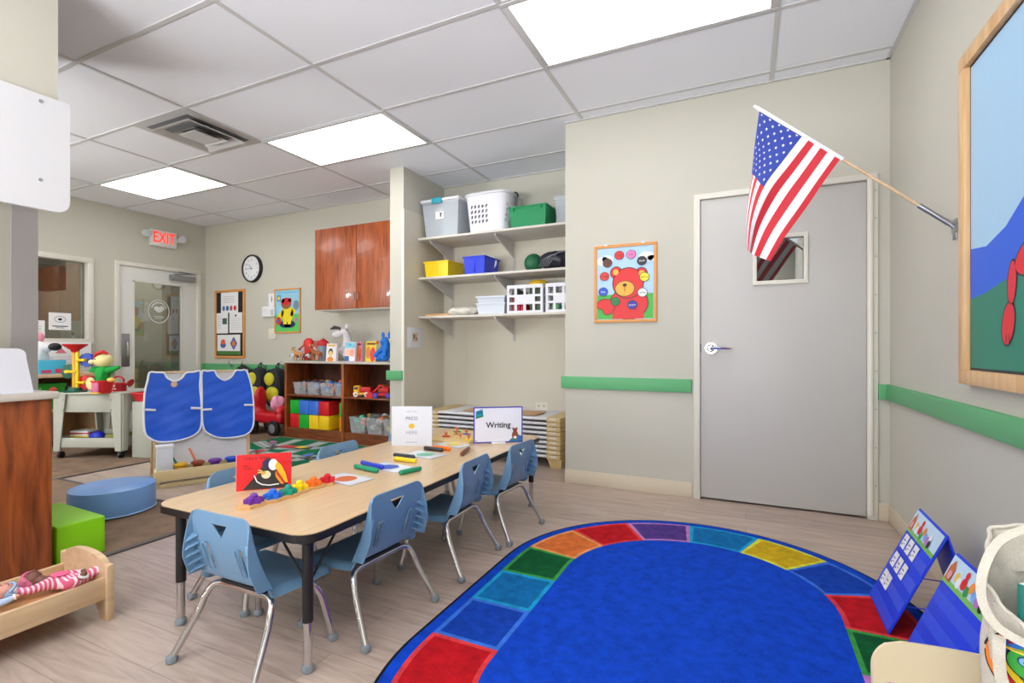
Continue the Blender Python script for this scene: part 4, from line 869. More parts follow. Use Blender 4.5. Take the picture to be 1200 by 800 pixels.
def big_art(b, w, h, M_, z):
    f = .055; dz = .0006; BK = C(22, 26, 44)
    b.rect(f, w-f, f, h-f, BK, M_, z); f += .006; b.rect(f, w-f, f, h-f, C(168, 208, 238), M_, z+dz)
    pts = [(f, f), (w-f, f), (w-f, h*.62), (w*.62, h*.56), (w*.42, h*.52), (w*.26, h*.425), (w*.15, h*.395), (f, h*.405)]; b.poly(pts, C(28, 96, 224), M_, z+dz*2)
    b.poly([(f, f), (w-f, f), (w-f, h*.36), (w*.4, h*.315), (w*.15, h*.265), (f, h*.255)], C(22, 128, 104), M_, z+dz*3)
    R_ = C(226, 26, 50)
    L_ = ((.277, .172, .030, .055, -.25), (.296, .275, .020, .055, -.1), (.66, .26, .17, .20, 0), (.66, .55, .16, .12, 0), (.54, .66, .05, .05, 0), (.78, .66, .05, .05, 0), (.56, .12, .07, .06, 0), (.78, .12, .07, .06, 0), (.44, .34, .13, .05, .2))
    for (x, y, rx, ry, rot) in L_: b.disc(x*w, y*h, rx*w+.007, ry*h+.007, BK, M_, z+dz*4, rot=rot)
    for (x, y, rx, ry, rot) in L_: b.disc(x*w, y*h, rx*w, ry*h, R_, M_, z+dz*5, rot=rot)
    b.disc(.66*w, .50*h, .08*w, .05*h, C(244, 180, 120), M_, z+dz*6); b.disc(.66*w, .53*h, .022*w, .014*h, BK, M_, z+dz*7); b.disc(.60*w, .58*h, .014*w, .014*h, BK, M_, z+dz*7); b.disc(.72*w, .58*h, .014*w, .014*h, BK, M_, z+dz*7)
    for x in (.268, .284): b.rect(x*w-.002, x*w+.002, .12*h, .145*h, BK, M_, z+dz*6)
framed('framed_print', 'large pine framed print with blue sky, blue hill and red bear on the right wall', 'poster', frame((XR-.001, 2.372, .862), (0, -1, 0), (0, 0, 1)), 1.25, 1.195, .052, .034, PINE, big_art, C(22, 26, 44))
# ================================================================= POCKET CHART STANDS
PCB = mat('pocket_chart_blue', (18, 58, 220), .5, var=.03); CLR = glass_mat('clear_pocket', (235, 240, 250), .02, .15)
def chart(lab, BLc, BRc, TLc, TRc, xback, cards):
    BLc, BRc, TLc, TRc = map(Vector, (BLc, BRc, TLc, TRc)); root = thing('pocket_chart', lab, 'pocket chart', (BLc+BRc)/2, 0, 'blue tabletop pocket charts')
    w = (BRc-BLc).length; h = ((TLc-BLc).length+(TRc-BRc).length)/2; ex = (BRc-BLc).normalized(); ey = ((TLc+TRc)/2-(BLc+BRc)/2).normalized()
    M_ = frame((TLc+TRc)/2-ey*h-ex*w/2, ex, ey)
    b = MB(); b.box(0, w, 0, h, -.006, 0, PCB, .002, M=M_); b.build('front_panel', root)
    b = MB()
    for k in range(4): y0 = h*(.02+.19*k); b.box(.006, w-.006, y0, y0+.10*h/.4*.4, .0004, .0016, mat('pocket_strip', (34, 74, 226), .35, var=.02), M=M_)
    b.build('pocket', root)
    z = .0022; b = MB(); y1 = h-.006; y0 = h*.76
    b.rect(.004, w-.004, y0, y1, C(196, 222, 242), M_, z); b.rect(.004, w-.004, y0, y0+.016, C(120, 190, 90), M_, z+.0004)
    hh = y1-y0
    b.poly([(.012, y0+.01), (.050, y0+.01), (.050, y0+hh*.6), (.031, y0+hh*.9), (.012, y0+hh*.6)], C(196, 110, 60), M_, z+.0006)
    for k, (x, y, r_, c_) in enumerate(((.075, .45, .013, C(240, 200, 80)), (.092, .33, .013, C(240, 240, 240)), (.12, .45, .015, C(220, 30, 40)), (.12, .75, .010, C(220, 30, 40)), (.147, .32, .013, C(40, 150, 70)), (.165, .55, .013, C(240, 140, 60)), (.19, .40, .013, C(120, 170, 230)), (.215, .35, .014, C(190, 120, 200)), (.235, .55, .012, C(236, 236, 236)), (.24, .30, .012, C(40, 40, 46)), (.036, .35, .011, C(236, 160, 170)))):
        if x < w-.02: b.disc(x, y0+hh*y, r_, r_*1.25, c_, M_, z+.0008+.0002*k, n=14)
    b.build('picture_strip', root)
    if cards:
        b = MB()
        for row, (fy, xs_) in enumerate(((.60, (.05, .11, .17)), (.40, (.05, .11, .17)), (.20, (.05, .10)))):
            for x in xs_:
                x0 = x/.31*w-.02; b.box(x0, x0+.046, h*fy, h*fy+.055, .003, .0038, PAPER, M=M_); b.rect(x0+.006, x0+.03, h*fy+.03, h*fy+.034, INK, M_, .0042); b.rect(x0+.006, x0+.014, h*fy+.008, h*fy+.016, INK, M_, .0042); b.rect(x0+.018, x0+.036, h*fy+.018, h*fy+.020, INK, M_, .0042)
        b.build('word_cards', root)
    top = M_ @ Vector((0, h, -.003)); top2 = M_ @ Vector((w, h, -.003)); by = Vector((xback, top.y, .013)); by2 = Vector((xback, top2.y, .013))
    e2 = (top2-top).normalized(); M2 = frame(by, e2, top-by); h2 = (top-by).length
    b = MB(); b.box(0, w, 0, h2, -.003, .003, PCB, .002, M=M2); b.build('back_panel', root)
    b = MB(); zz = .10
    for s_ in (.06, .94):
        a = M_ @ Vector((w*s_, h*.28, -.006)); c_ = M2 @ Vector((w*s_, h2*.28, 0)); b.tube([a, c_], .002, PCB, n=6)
    b.build('brace_strap', root)
chart('blue pocket chart stand with white word cards in rows, against the right wall', (.446, 2.405, .013), (.440, 2.09, .013), (.602, 2.345, .372), (.596, 2.035, .372), .715, True)
chart('blue pocket chart stand with empty pockets, behind the cream chair', (.432, 1.935, .013), (.440, 1.63, .013), (.583, 1.925, .372), (.583, 1.62, .372), .715, False)
# ================================================================= CREAM CHAIR AND TOTE
CRM = mat('cream_plastic', (220, 204, 172), .35, var=.015)
cc_ = thing('child_chair', 'cream moulded child chair in the lower right corner', 'chair', (.40, 1.0, 0))
b = MB()
def cback(u, v):
    z = .21+.222*v; w = .172-.0*(v)
    if z > .432-.05: w -= .05*(1-sqrt(max(0, 1-((z-.382)/.05)**2)))
    X = (2*u-1)*w; return (.392+X, 1.155+.03*v-.02*(X/.17)**2, z)
b.grid(cback, 30, 30, CRM, thick=.008); bk = b.build('backrest', cc_); boolean_cut(bk, MB().prism(rrect(.238, .296, .336, .358, .010, 5), -.3, .3, CRM, M=frame((0, 1.15, 0), (1, 0, 0), (0, 0, 1))))
b = MB()
def cseat(u, v):
    X = (2*u-1); y = 1.158-.30*v; w = .172+.0*v; e = abs(X); z = .215+.022*max(0, 1-v/.12)**2*1.0-.012*sin(v*pi)-(.02*((e-.9)/.1)**2 if e > .9 else 0)-(.02*((v-.9)/.1)**2 if v > .9 else 0); return (.392+X*w, y, z)
b.grid(cseat, 24, 24, CRM, thick=.008); b.build('seat', cc_)
for sx in (-1, 1):
    for y, yf in ((1.13, 1.19), (.89, .87)):
        b = MB(); b.tube([(.392+sx*.14, y, .205), (.392+sx*.175, yf, .0118)], [.014, .011], CRM, n=12); b.build('leg', cc_)
CANV = speckle('canvas_cloth', (200, 192, 178), (218, 211, 199), 500, .9, .4)
TC0 = Vector((.347, 1.052, 0)); TE = Vector((.93, -.37, 0)).normalized(); TF = Vector((.37, .93, 0)).normalized()
def TL(X, Y, Z): return TC0+TE*X+TF*Y+Vector((0, 0, Z))
TZ0 = .224; tote = thing('tote_bag', 'cream canvas tote bag with a green bookworm print standing on the cream chair', 'bag', TL(.16, .05, TZ0))
def trim(a, v):
    e = .5; ca, sa = cos(a), sin(a); sx_ = math.copysign(abs(ca)**e, ca); sy_ = math.copysign(abs(sa)**e, sa)
    d_ = .045*(.85+.45*v*v); w = .160
    zt = .622+.078*sa+.030*max(0, -ca)**2
    z = TZ0+(zt-TZ0)*v; wr = (.003*sin(a*7+v*8)+.002*sin(a*15-v*13))*(.4+v)
    return TL(.16+(w+wr)*sx_, .045+(d_+wr)*sy_, z)
b = MB(); b.grid(lambda u, v: trim(2*pi*u, v), 96, 30, CANV, thick=-.0022)
b.poly([trim(2*pi*k/48, 0) for k in range(48)], CANV); b.build('bag_body', tote, recalc=False)
b = MB(); b.tube([trim(2*pi*k/72, .995) for k in range(72)], .0035, CANV, n=8, closed=True); b.build('rim_hem', tote)
def ribbon(b, P, n_dir, wd, m, th=.003):
    P = smooth_path(P, 6); V = []; nd = TF*n_dir[1]+TE*n_dir[0]+Vector((0, 0, n_dir[2]))
    for i, p in enumerate(P):
        d_ = (P[min(i+1, len(P)-1)]-P[max(i-1, 0)]).normalized(); side = d_.cross(nd).normalized(); nn = side.cross(d_).normalized()
        V += [p+side*wd+nn*th/2, p-side*wd+nn*th/2, p-side*wd-nn*th/2, p+side*wd-nn*th/2]
    n_ = len(P); b.add(V, [(4*i+k, 4*i+(k+1) % 4, 4*i+4+(k+1) % 4, 4*i+4+k) for i in range(n_-1) for k in range(4)]+[(3, 2, 1, 0), (4*n_-4, 4*n_-3, 4*n_-2, 4*n_-1)], m)
b = MB(); ribbon(b, [TL(.020, -.022, .545), TL(.020, -.030, .51), TL(.026, -.032, .475), TL(.050, -.033, .452), TL(.085, -.033, .446), TL(.125, -.033, .455), TL(.15, -.030, .49), TL(.155, -.022, .545)], (0, -1, 0), .0075, CANV); b.build('strap', tote)
b = MB(); ribbon(b, [TL(.20, .075, .69), TL(.14, .072, .715), TL(.07, .06, .708), TL(.022, .035, .682), TL(.002, .0, .640), TL(.000, -.022, .598), TL(.014, -.034, .568), TL(.042, -.038, .553), TL(.09, -.036, .548), TL(.14, -.030, .56)], (-.1, -.9, .35), .0062, CANV); b.build('strap', tote)
b = MB(); b.add([TL(.0, .080, .655), TL(.075, .088, .700), TL(.078, .090, .640), TL(.010, .086, .600), TL(.0, .083, .655), TL(.075, .091, .700), TL(.078, .093, .640), TL(.010, .089, .600)], [(0, 1, 2, 3), (7, 6, 5, 4), (0, 4, 5, 1), (1, 5, 6, 2), (2, 6, 7, 3), (3, 7, 4, 0)], CANV); b.build('folded_flap', tote)
def onfront(X, z, o=.0016):
    v = (z-TZ0)/(.544-TZ0); d_ = .045*(.85+.45*v*v); q_ = min(.999, abs(X-.16)/.160); sa = (1-q_**4)**.25
    return TL(X, .045-d_*sa-.0052-o, z)
def pdisc(b, cx_, cz, rx, rz_, m, o, a0=0, a1=2*pi, r_in=0):
    n_ = 40; V = []
    for i in range(n_+1):
        a = a0+(a1-a0)*i/n_; V += [onfront(cx_+rx*cos(a), cz+rz_*sin(a), o), onfront(cx_+rx*r_in*cos(a), cz+rz_*r_in*sin(a), o)]
    b.add(V, [(2*i, 2*i+2, 2*i+3, 2*i+1) for i in range(n_)], m, smooth=False)
b = MB(); cx_, cz = .074, .502; KB = C(30, 30, 34)
for k, (r0, c_) in enumerate(((.074, KB), (.0715, C(240, 130, 30)), (.063, KB), (.061, C(220, 30, 40)), (.051, KB), (.049, C(244, 214, 30)), (.038, KB), (.036, C(30, 160, 60)))):
    pdisc(b, cx_, cz, r0, r0*.85, c_, .0004+.0004*k, pi*.72, pi*1.8, 0 if k > 5 else .5)
pdisc(b, .060, .510, .034, .028, KB, .004); pdisc(b, .060, .510, .032, .026, C(56, 172, 66), .0044)
for x in (.049, .071): pdisc(b, x, .513, .010, .0085, C(30, 60, 110), .0048); pdisc(b, x, .513, .008, .0065, C(130, 190, 236), .0052); pdisc(b, x, .512, .003, .003, INK, .0056)
pdisc(b, .060, .529, .033, .012, C(40, 120, 210), .0048, 0, pi); pdisc(b, .060, .527, .038, .0035, C(244, 200, 40), .0052); pdisc(b, .060, .499, .012, .006, C(20, 110, 50), .0048, pi, 2*pi, .7)
for x, c_ in ((.014, C(24, 110, 110)), (.020, C(30, 90, 180))): b.add([onfront(x, .50, .002), onfront(x+.006, .50, .002), onfront(x+.010, .538, .002), onfront(x+.004, .538, .002)], [(0, 1, 2, 3)], c_, smooth=False)
b.build('printed_bookworm', tote, recalc=False)
aT = math.atan2(TE.y, TE.x)
for (X, Y, w, h, t, rot, c_, lab) in ((.060, .040, .075, .395, .010, 1.1, C(24, 110, 100), 'teal book inside the tote bag, nearest its left rim'), (.090, .045, .075, .385, .010, 1.2, C(40, 80, 170), 'blue book inside the tote bag beside the teal book'), (.22, .055, .15, .36, .006, .05, PAPER, 'white printed sheets inside the tote bag')):
    b = MB(); P_ = TL(X, Y, TZ0+.004); M_ = Matrix.Translation(P_) @ Matrix.Rotation(aT+rot, 4, 'Z'); b.box(-w/2, w/2, -t/2, t/2, 0, h, c_, .001, M=M_)
    if c_ is PAPER:
        for k in range(6): b.rect(-.06, .05-.01*k, 0, .004, INK, M_ @ TR(0, -t/2-.0006, h-.03-.016*k, rx=pi/2))
    else: b.box(-w/2+.002, w/2-.004, -t/2+.002, t/2-.002, h, h+.0006, PAPER, M=M_)
    one(b, 'picture_book' if c_ is not PAPER else 'printed_sheet', lab, 'book' if c_ is not PAPER else 'paper', P_)
# ================================================================= ALCOVE SHELVES
SHW = mat('shelf_melamine', (216, 210, 200), .45, var=.015); AX0, AX1, AY0 = -2.829, -1.209, 3.915
BRK = mat('bracket_white', (210, 206, 204), .4, var=.01)
SZ = {0: 2.040, 1: 1.664, 2: 1.295}; nm3 = {0: 'topmost', 1: 'middle', 2: 'lowest'}
for k in range(3):
    s = thing('wall_shelf', nm3[k]+' of the three long white shelves in the alcove', 'shelf', (-2.0, 4.1, SZ[k]-.02), 0, 'alcove wall shelves')
    b = MB(); b.box(AX0, AX1, AY0, YB-.006, SZ[k]-.020, SZ[k], SHW, .002); b.build('shelf_board', s)
    for x in (-2.72, -2.03, -1.34):
        b = MB(); M_ = frame((x+.006, YB-.02, SZ[k]-.021), (0, -1, 0), (0, 0, 1)); b.prism([(0, 0), (0, -.16), (.03, -.145), (.38, -.03), (.40, -.012), (.40, 0)], 0, .012, BRK, M=M_); b.build('bracket', s)
for x in (-2.72, -2.03, -1.34):
    b = MB(); b.box(x-.013, x+.013, YB-.020, YB-.006, 1.06, 2.0, BRK, .002)
    for k in range(36): b.box(x-.004, x+.004, YB-.0215, YB-.019, 1.09+.025*k, 1.10+.025*k, mat('slot_dark', (120, 118, 116), .6))
    one(b, 'shelf_standard', {-2.72: 'left', -2.03: 'middle', -1.34: 'right'}[x]+' slotted metal upright carrying the alcove shelves', 'shelf upright', (x, YB, 1.06), 'shelf uprights')
def bin_(b, x0, x1, y0, y1, z0, z1, m, tap=.012, t=.004, rim=.006, lip=.016):
    """open tapered tub"""
    def loop(o, z, tt): return [(x0+o+tt, y0+o+tt, z), (x1-o-tt, y0+o+tt, z), (x1-o-tt, y1-o-tt, z), (x0+o+tt, y1-o-tt, z)]
    L_ = [loop(tap, z0, 0), loop(rim*.4, z1-lip, 0), loop(-rim, z1-lip, 0), loop(-rim, z1, 0), loop(0, z1, t), loop(tap, z0+t, t)]
    V = [p for l in L_ for p in l]; F = [(k*4+i, k*4+(i+1) % 4, k*4+4+(i+1) % 4, k*4+4+i) for k in range(5) for i in range(4)]+[(3, 2, 1, 0), (20, 21, 22, 23)]; b.add(V, F, m, smooth=False); return b
CLP = mat('clear_plastic', (222, 228, 236), .25, var=.02, alpha=.5); S = SZ[0]
t = thing('storage_tote', 'large clear plastic tote with white lid and teal latch, left end of the top shelf', 'storage box', (-2.63, 4.1, S))
b = MB(); bin_(b, -2.812, -2.405, 3.95, 4.34, S, S+.335, CLP, .03); b.build('box_body', t)
b = MB(); b.box(-2.826, -2.395, 3.935, 4.352, S+.336, S+.362, WHITE, .008); b.build('lid', t)
b = MB(); b.box(-2.69, -2.58, 3.926, 3.94, S+.315, S+.368, C(20, 160, 184), .003); b.build('latch', t)
b = MB(); M_ = frame((-2.665, 3.960, S+.17), (1, 0, 0), (0, 0, 1)); b.box(0, .095, 0, .10, -.001, .001, PAPER, M=M_); b.rect(.052, .066, .02, .06, INK, M_, .0014); b.rect(.045, .078, .05, .056, INK, M_, .0014); b.build('paper_tag', t)
t = thing('laundry_basket', 'tall white laundry basket with rows of holes on the top shelf', 'basket', (-2.13, 4.12, S)); LBW = mat('basket_white', (232, 232, 238), .4, var=.01)
def lb(u, v):
    a = 2*pi*u; e = .42; ca, sa = cos(a), sin(a); X = math.copysign(abs(ca)**e, ca); Y = math.copysign(abs(sa)**e, sa); k = .86+.14*v; return (-2.115+.225*k*X, 4.115+.200*k*Y, S+.004+.335*v)
b = MB(); b.grid(lb, 72, 14, LBW, thick=.005); b.poly([lb(k/36, .01) for k in range(36)], LBW); body = b.build('basket_body', t)
cut = MB()
for r_ in range(4):
    for c__ in range(5):
        cut.prism([(-2.252+.036*c__*1.05+.0115*cos(a*pi/5)+.004*sin(a*pi/5), S+.095+.044*r_+.016*sin(a*pi/5)) for a in range(10)], -.35, .0, LBW, M=frame((0, 3.75, 0), (1, 0, 0), (0, 0, 1)))
        cut.prism([(3.975+.035*c__+.0115*cos(a*pi/5), S+.095+.044*r_+.016*sin(a*pi/5)) for a in range(10)], .0, .4, LBW, M=frame((-2.05, 0, 0), (0, 1, 0), (0, 0, 1)))
boolean_cut(body, cut)
b = MB(); b.tube([(lambda p: (p[0], p[1], p[2]))(lb(k/60, 1.0)) for k in range(60)], .013, LBW, closed=True, n=10); b.build('rim', t)
b = MB(); b.tube([(-1.885, 4.06, S+.355), (-1.86, 4.06, S+.345), (-1.85, 4.06, S+.31)], .008, BLACK, n=8); b.build('handle', t)
t = thing('plastic_tub', 'green plastic tub on the top shelf beside the laundry basket', 'tub', (-1.70, 4.05, S), 0)
b = MB(); bin_(b, -1.885, -1.535, 3.94, 4.22, S, S+.185, mat('tub_green', (10, 140, 84), .4, var=.02), .016, lip=.012)
for x in (-1.84, -1.58): b.box(x-.005, x+.005, 3.928, 3.95, S+.15, S+.172, _M['tub_green'])
b.build('tub_body', t)
t = thing('storage_box', 'clear plastic box at the right end of the top shelf', 'storage box', (-1.4, 4.15, S)); b = MB(); bin_(b, -1.50, -1.25, 4.06, 4.34, S, S+.25, CLP, .015); b.build('box_body', t)
b = MB(); b.box(-1.505, -1.245, 4.052, 4.348, S+.251, S+.268, CLP, .004); b.build('lid', t)
S = SZ[1]
for nm, x0, x1, c_, lab, dz in (('y', -2.785, -2.515, (250, 214, 16), 'yellow plastic tub on the middle alcove shelf', .150), ('b', -2.352, -2.128, (16, 52, 214), 'blue plastic tub on the middle alcove shelf', .165)):
    m_ = mat('tub_'+nm, c_, .38, var=.02); t = thing('plastic_tub', lab, 'tub', ((x0+x1)/2, 4.05, S))
    b = MB(); bin_(b, x0, x1, 3.945, 4.24, S, S+dz, m_, .014, lip=.012); b.box((x0+x1)/2-.006, (x0+x1)/2+.006, 3.948, 3.956, S+.02, S+dz-.015, m_); b.build('tub_body', t)
b = MB(); b.disc(0, 0, .075, .075, PAPER, frame((-2.19, 4.16, S+.125), (1, 0, 0), (0, .3, 1))); b.lathe([(.078, -.003), (.078, .003), (.07, .006)], PAPER, M=frame((-2.2, 4.16, S+.125), (1, 0, 0), (0, .2, 1))); one(b, 'plate', 'white round plate sticking out of the blue tub', 'plate', (-2.2, 4.16, S+.05))
b = MB(); b.ell((-1.715, 4.10, S+.085), .085, C(16, 96, 60, .5), n=28, k=18); one(b, 'play_ball', 'dark green ball on the middle alcove shelf', 'ball', (-1.715, 4.10, S), 'balls in the mesh bag')
b = MB(); b.ell((-1.570, 4.22, S+.115), (.088, .088, .085), C(120, 24, 48, .5), n=28, k=18); one(b, 'play_ball', 'dark red ball behind the green ball', 'ball', (-1.570, 4.22, S+.03), 'balls in the mesh bag')
b = MB(); random.seed(11)
b.grid(lambda u, v: (-1.49+.155*cos(2*pi*u)*sin(pi*v)*(1+.12*sin(9*u*2*pi)), 4.10+.12*sin(2*pi*u)*sin(pi*v), S+.004+.085-.085*cos(pi*v)+.012*sin(7*u*2*pi)*sin(pi*v)), 48, 16, mat('bag_black', (34, 36, 46), .35, var=.2, scale=40))
for k in range(5): b.tube(smooth_path([(-1.62+.02*k, 3.99, S+.03), (-1.56+.03*k, 3.985, S+.10+.01*k), (-1.42+.02*k, 4.0, S+.15)], 4), .003, C(120, 124, 134), n=6)
one(b, 'mesh_ball_bag', 'black mesh bag of balls on the middle alcove shelf', 'bag', (-1.49, 4.1, S))
S = SZ[2]
b = MB(); b.tube(smooth_path([(-2.80, 4.0, S+.013), (-2.68, 3.99, S+.014), (-2.52, 4.0, S+.012), (-2.42, 4.05, S+.013)], 5), .012, C(226, 176, 120), n=10, sy=1); b.tube([(-2.78, 4.05, S+.012), (-2.45, 4.09, S+.012)], .011, C(222, 170, 116), n=10); one(b, 'wooden_rods', 'tan wooden rods lying at the left of the lowest shelf', 'rod', (-2.6, 4.02, S))
b = MB(); b.grid(lambda u, v: (-2.40+.18*cos(2*pi*u)*sin(pi*v)*(1+.1*sin(10*pi*u)), 4.06+.12*sin(2*pi*u)*sin(pi*v), S+.002+.040-.040*cos(pi*v)+.010*sin(14*pi*u+5*v)*sin(pi*v)), 60, 18, mat('cloth_white', (224, 220, 208), .9, var=.04, scale=20)); one(b, 'folded_cloth', 'crumpled white cloths on the lowest shelf left of the white boxes', 'cloth', (-2.4, 4.06, S))
WBX = mat('white_box', (214, 220, 230), .35, var=.02)
for k, (z0, z1) in enumerate(((S, S+.105), (S+.085, S+.165))):
    b = MB(); bin_(b, -2.215+.0*k, -1.930, 3.95, 4.22, z0+(.0 if k == 0 else .022), z1, WBX, .014, lip=.014); one(b, 'white_tub', ('lower' if k == 0 else 'upper')+' of two nested white plastic tubs on the lowest shelf', 'tub', (-2.07, 4.08, z0))
def crate(x0, x1, lab, y0=3.935, y1=4.25):
    t = thing('slotted_crate', lab, 'crate', ((x0+x1)/2, 4.1, S), 0, 'white slotted crates'); b = MB(); w = x1-x0; h = .245; CW = mat('crate_white', (230, 230, 238), .4, var=.01)
    def wall(M_, w):
        b.box(0, w, 0, .022, 0, .008, CW, M=M_); b.box(0, w, h-.030, h, 0, .012, CW, M=M_)
        n_ = 4; g = w/n_
        for k in range(n_+1): xx = min(max(k*g-.011, 0), w-.022); b.box(xx, xx+.022, .022, h-.03, 0, .008, CW, M=M_)
        for k in (1, 2): zz = .022+(h-.052)*k/3; b.box(0, w, zz-.010, zz+.010, 0, .0078, CW, M=M_)
        b.box(g*1.02, g*2.98, .092, .150, -.001, .009, CW, M=M_)
    wall(frame((x0, y0+.008, S), (1, 0, 0), (0, 0, 1)), w); wall(frame((x0, y1-.008, S), (1, 0, 0), (0, 0, 1)), w)
    wall(frame((x0, y0+.012, S), (0, 1, 0), (0, 0, 1)), y1-y0-.024); wall(frame((x1-.008, y0+.012, S), (0, 1, 0), (0, 0, 1)), y1-y0-.024); b.box(x0, x1, y0, y1, S, S+.006, CW); b.build('crate_body', t)
crate(-1.900, -1.562, 'white slotted crate with red and green things inside, left of two'); crate(-1.535, -1.222, 'white slotted crate, right of two, partly behind the wall corner')
random.seed(9)
for (x, y, z, w, h, c_, lab) in ((-1.86, 3.96, S+.008, .07, .13, C(200, 30, 60), 'red toy block inside the left slotted crate'), (-1.785, 3.965, S+.008, .06, .07, C(210, 40, 70), 'small red toy block inside the left slotted crate'), (-1.70, 3.965, S+.008, .12, .21, C(60, 80, 50), 'dark green folded mat inside the left slotted crate'), (-1.855, 3.98, S+.14, .05, .07, C(50, 70, 50), 'dark green box in the upper left of the crate')):
    b = MB(); b.box(x, x+w, y, y+.2, z, z+h, c_, .01); one(b, 'toy_block', lab, 'toy', (x+w/2, y+.1, z))
b = MB(); b.ell((-1.67, 4.10, S+.262), (.09, .075, .045), mat('sponge_yellow', (224, 184, 30), .8, var=.1), n=20); one(b, 'soft_ball', 'yellow soft ball heaped on top of the left crate', 'ball', (-1.67, 4.08, S+.17))
b = MB(); b.box(-1.49, -1.43, 3.96, 4.15, S+.008, S+.075, C(110, 190, 130), .01); one(b, 'toy_block', 'pale green toy block inside the right slotted crate', 'toy', (-1.46, 4.05, S+.008))
# outlet, sign on the partition
def plate(name, lab, cat, M_, w, h, kind):
    root = thing(name, lab, cat, M_.translation); b = MB(); b.box(-w/2, w/2, -h/2, h/2, 0, .005, mat('plate_ivory', (226, 220, 204), .4, var=0), .0015, M=M_); b.build('cover_plate', root)
    b = MB()
    if kind == 'outlet':
        for x in (-w*.22, w*.22):
            for y in (-h*.22, h*.22): b.box(x-.012, x+.012, y-.012, y+.012, .005, .0065, mat('plate_ivory_dark', (206, 200, 186), .4), .001, M=M_); b.rect(x-.005, x-.003, y-.004, y+.005, INK, M_, .0068); b.rect(x+.003, x+.005, y-.004, y+.005, INK, M_, .0068)
        b.build('socket', root)
    else: b.box(-.008, .008, -.016, .016, .005, .009, WHITE, .001, M=M_); b.build('switch_toggle', root)
plate('wall_outlet', 'double power outlet low on the alcove back wall', 'outlet', frame((-1.745, YB-.0062, .42), (1, 0, 0), (0, 0, 1)), .118, .118, 'outlet')
r_ = thing('wall_sign', 'clear holder with a small tan print on the side of the pillar', 'sign', (-2.829, 3.86, 1.09)); M_ = frame((-2.8285, 3.74, .995), (0, 1, 0), (0, 0, 1))
b = MB(); b.box(0, .235, 0, .19, 0, .003, mat('holder_clear', (222, 222, 226), .2, var=0), .001, M=M_); b.build('holder', r_)
b = MB(); b.rect(.075, .16, .06, .14, C(196, 176, 156), M_, .0036); b.rect(.09, .115, .085, .125, C(110, 86, 70), M_, .004); b.rect(.125, .15, .07, .10, C(150, 116, 90), M_, .004); b.build('printed_card', r_)
# ================================================================= COTS
CT = mat('cot_end_beige', (212, 184, 130), .45, var=.03); SHEET = mat('cot_sheet', (220, 220, 224), .75, var=.02); RAILD = mat('cot_rail_dark', (40, 34, 30), .4)
cot = thing('stacking_cot', '-', 'cot'); CL, CWd = 1.33, .50
b = MB(); b.grid(lambda u, v: (-CL/2+.03+(CL-.06)*u, .0+CWd*v, .030-.004*sin(pi*v)), 8, 6, SHEET, thick=.004); b.build('sheet', cot)
for y in (0, CWd): b = MB(); b.tube([(-CL/2+.05, y, .020), (CL/2-.05, y, .020)], .0115, SHEET, n=10); b.build('side_rail', cot)
for sx in (-1, 1):
    b = MB(); x0, x1 = sorted((sx*(CL/2-.12), sx*CL/2)); pts = [(sx*(CL/2-.13), -.012), (sx*(CL/2-.015), -.006), (sx*CL/2, .03), (sx*CL/2, CWd-.03), (sx*(CL/2-.015), CWd+.006), (sx*(CL/2-.13), CWd+.012)]
    if sx > 0: pts = pts
    def er(s_): return [(sx*CL/2+(p[0]-sx*CL/2)*s_, CWd/2+(p[1]-CWd/2)*(1-(1-s_)*.3)) for p in pts]
    b.prism(pts, .0, .034, CT); b.build('end_frame', cot)
cot_n = 9; z0 = .075
cot.location = (-2.025, 3.852, z0); cot['label'] = 'bottom cot of the beige stack in the alcove, standing on feet'; cot['group'] = 'stacked sleeping cots'
ordn = ['second', 'third', 'fourth', 'fifth', 'sixth', 'seventh', 'eighth']
for k in range(1, cot_n): dup(cot, (-2.025, 3.852, z0+k*.0385), 0, 'topmost cot of the stack, with papers lying on its white sheet' if k == cot_n-1 else ordn[k-1]+' cot from the floor in the beige stack')
for sx in (-1, 1):
    for y in (3.852+.05, 3.852+.43):
        b = MB(); x = -2.025+sx*(CL/2-.06)
        b.add([(x-.045, y-.04, 0), (x+.045, y-.04, 0), (x+.045, y+.03, 0), (x-.045, y+.03, 0), (x-.065, y-.055, z0), (x+.06, y-.055, z0), (x+.06, y+.05, z0), (x-.065, y+.05, z0)], [(0, 1, 2, 3), (4, 5, 6, 7), (0, 1, 5, 4), (1, 2, 6, 5), (2, 3, 7, 6), (3, 0, 4, 7)], CT, smooth=False); b.build('foot', cot)
zt = z0+8*.0385+.0345
for (x0, x1, y0, y1, ang, lab) in ((-2.35, -2.08, 3.93, 4.20, .1, 'left tan card sheet lying on the top cot, behind the writing sign'), (-1.86, -1.62, 3.92, 4.18, -.3, 'right tan card sheet lying on the top cot')):
    b = MB(); b.box(x0, x1, y0, y1, zt, zt+.006, mat('tan_card', (196, 156, 112), .7, var=.04), .001); one(b, 'card_sheet', lab, 'card', ((x0+x1)/2, (y0+y1)/2, zt))
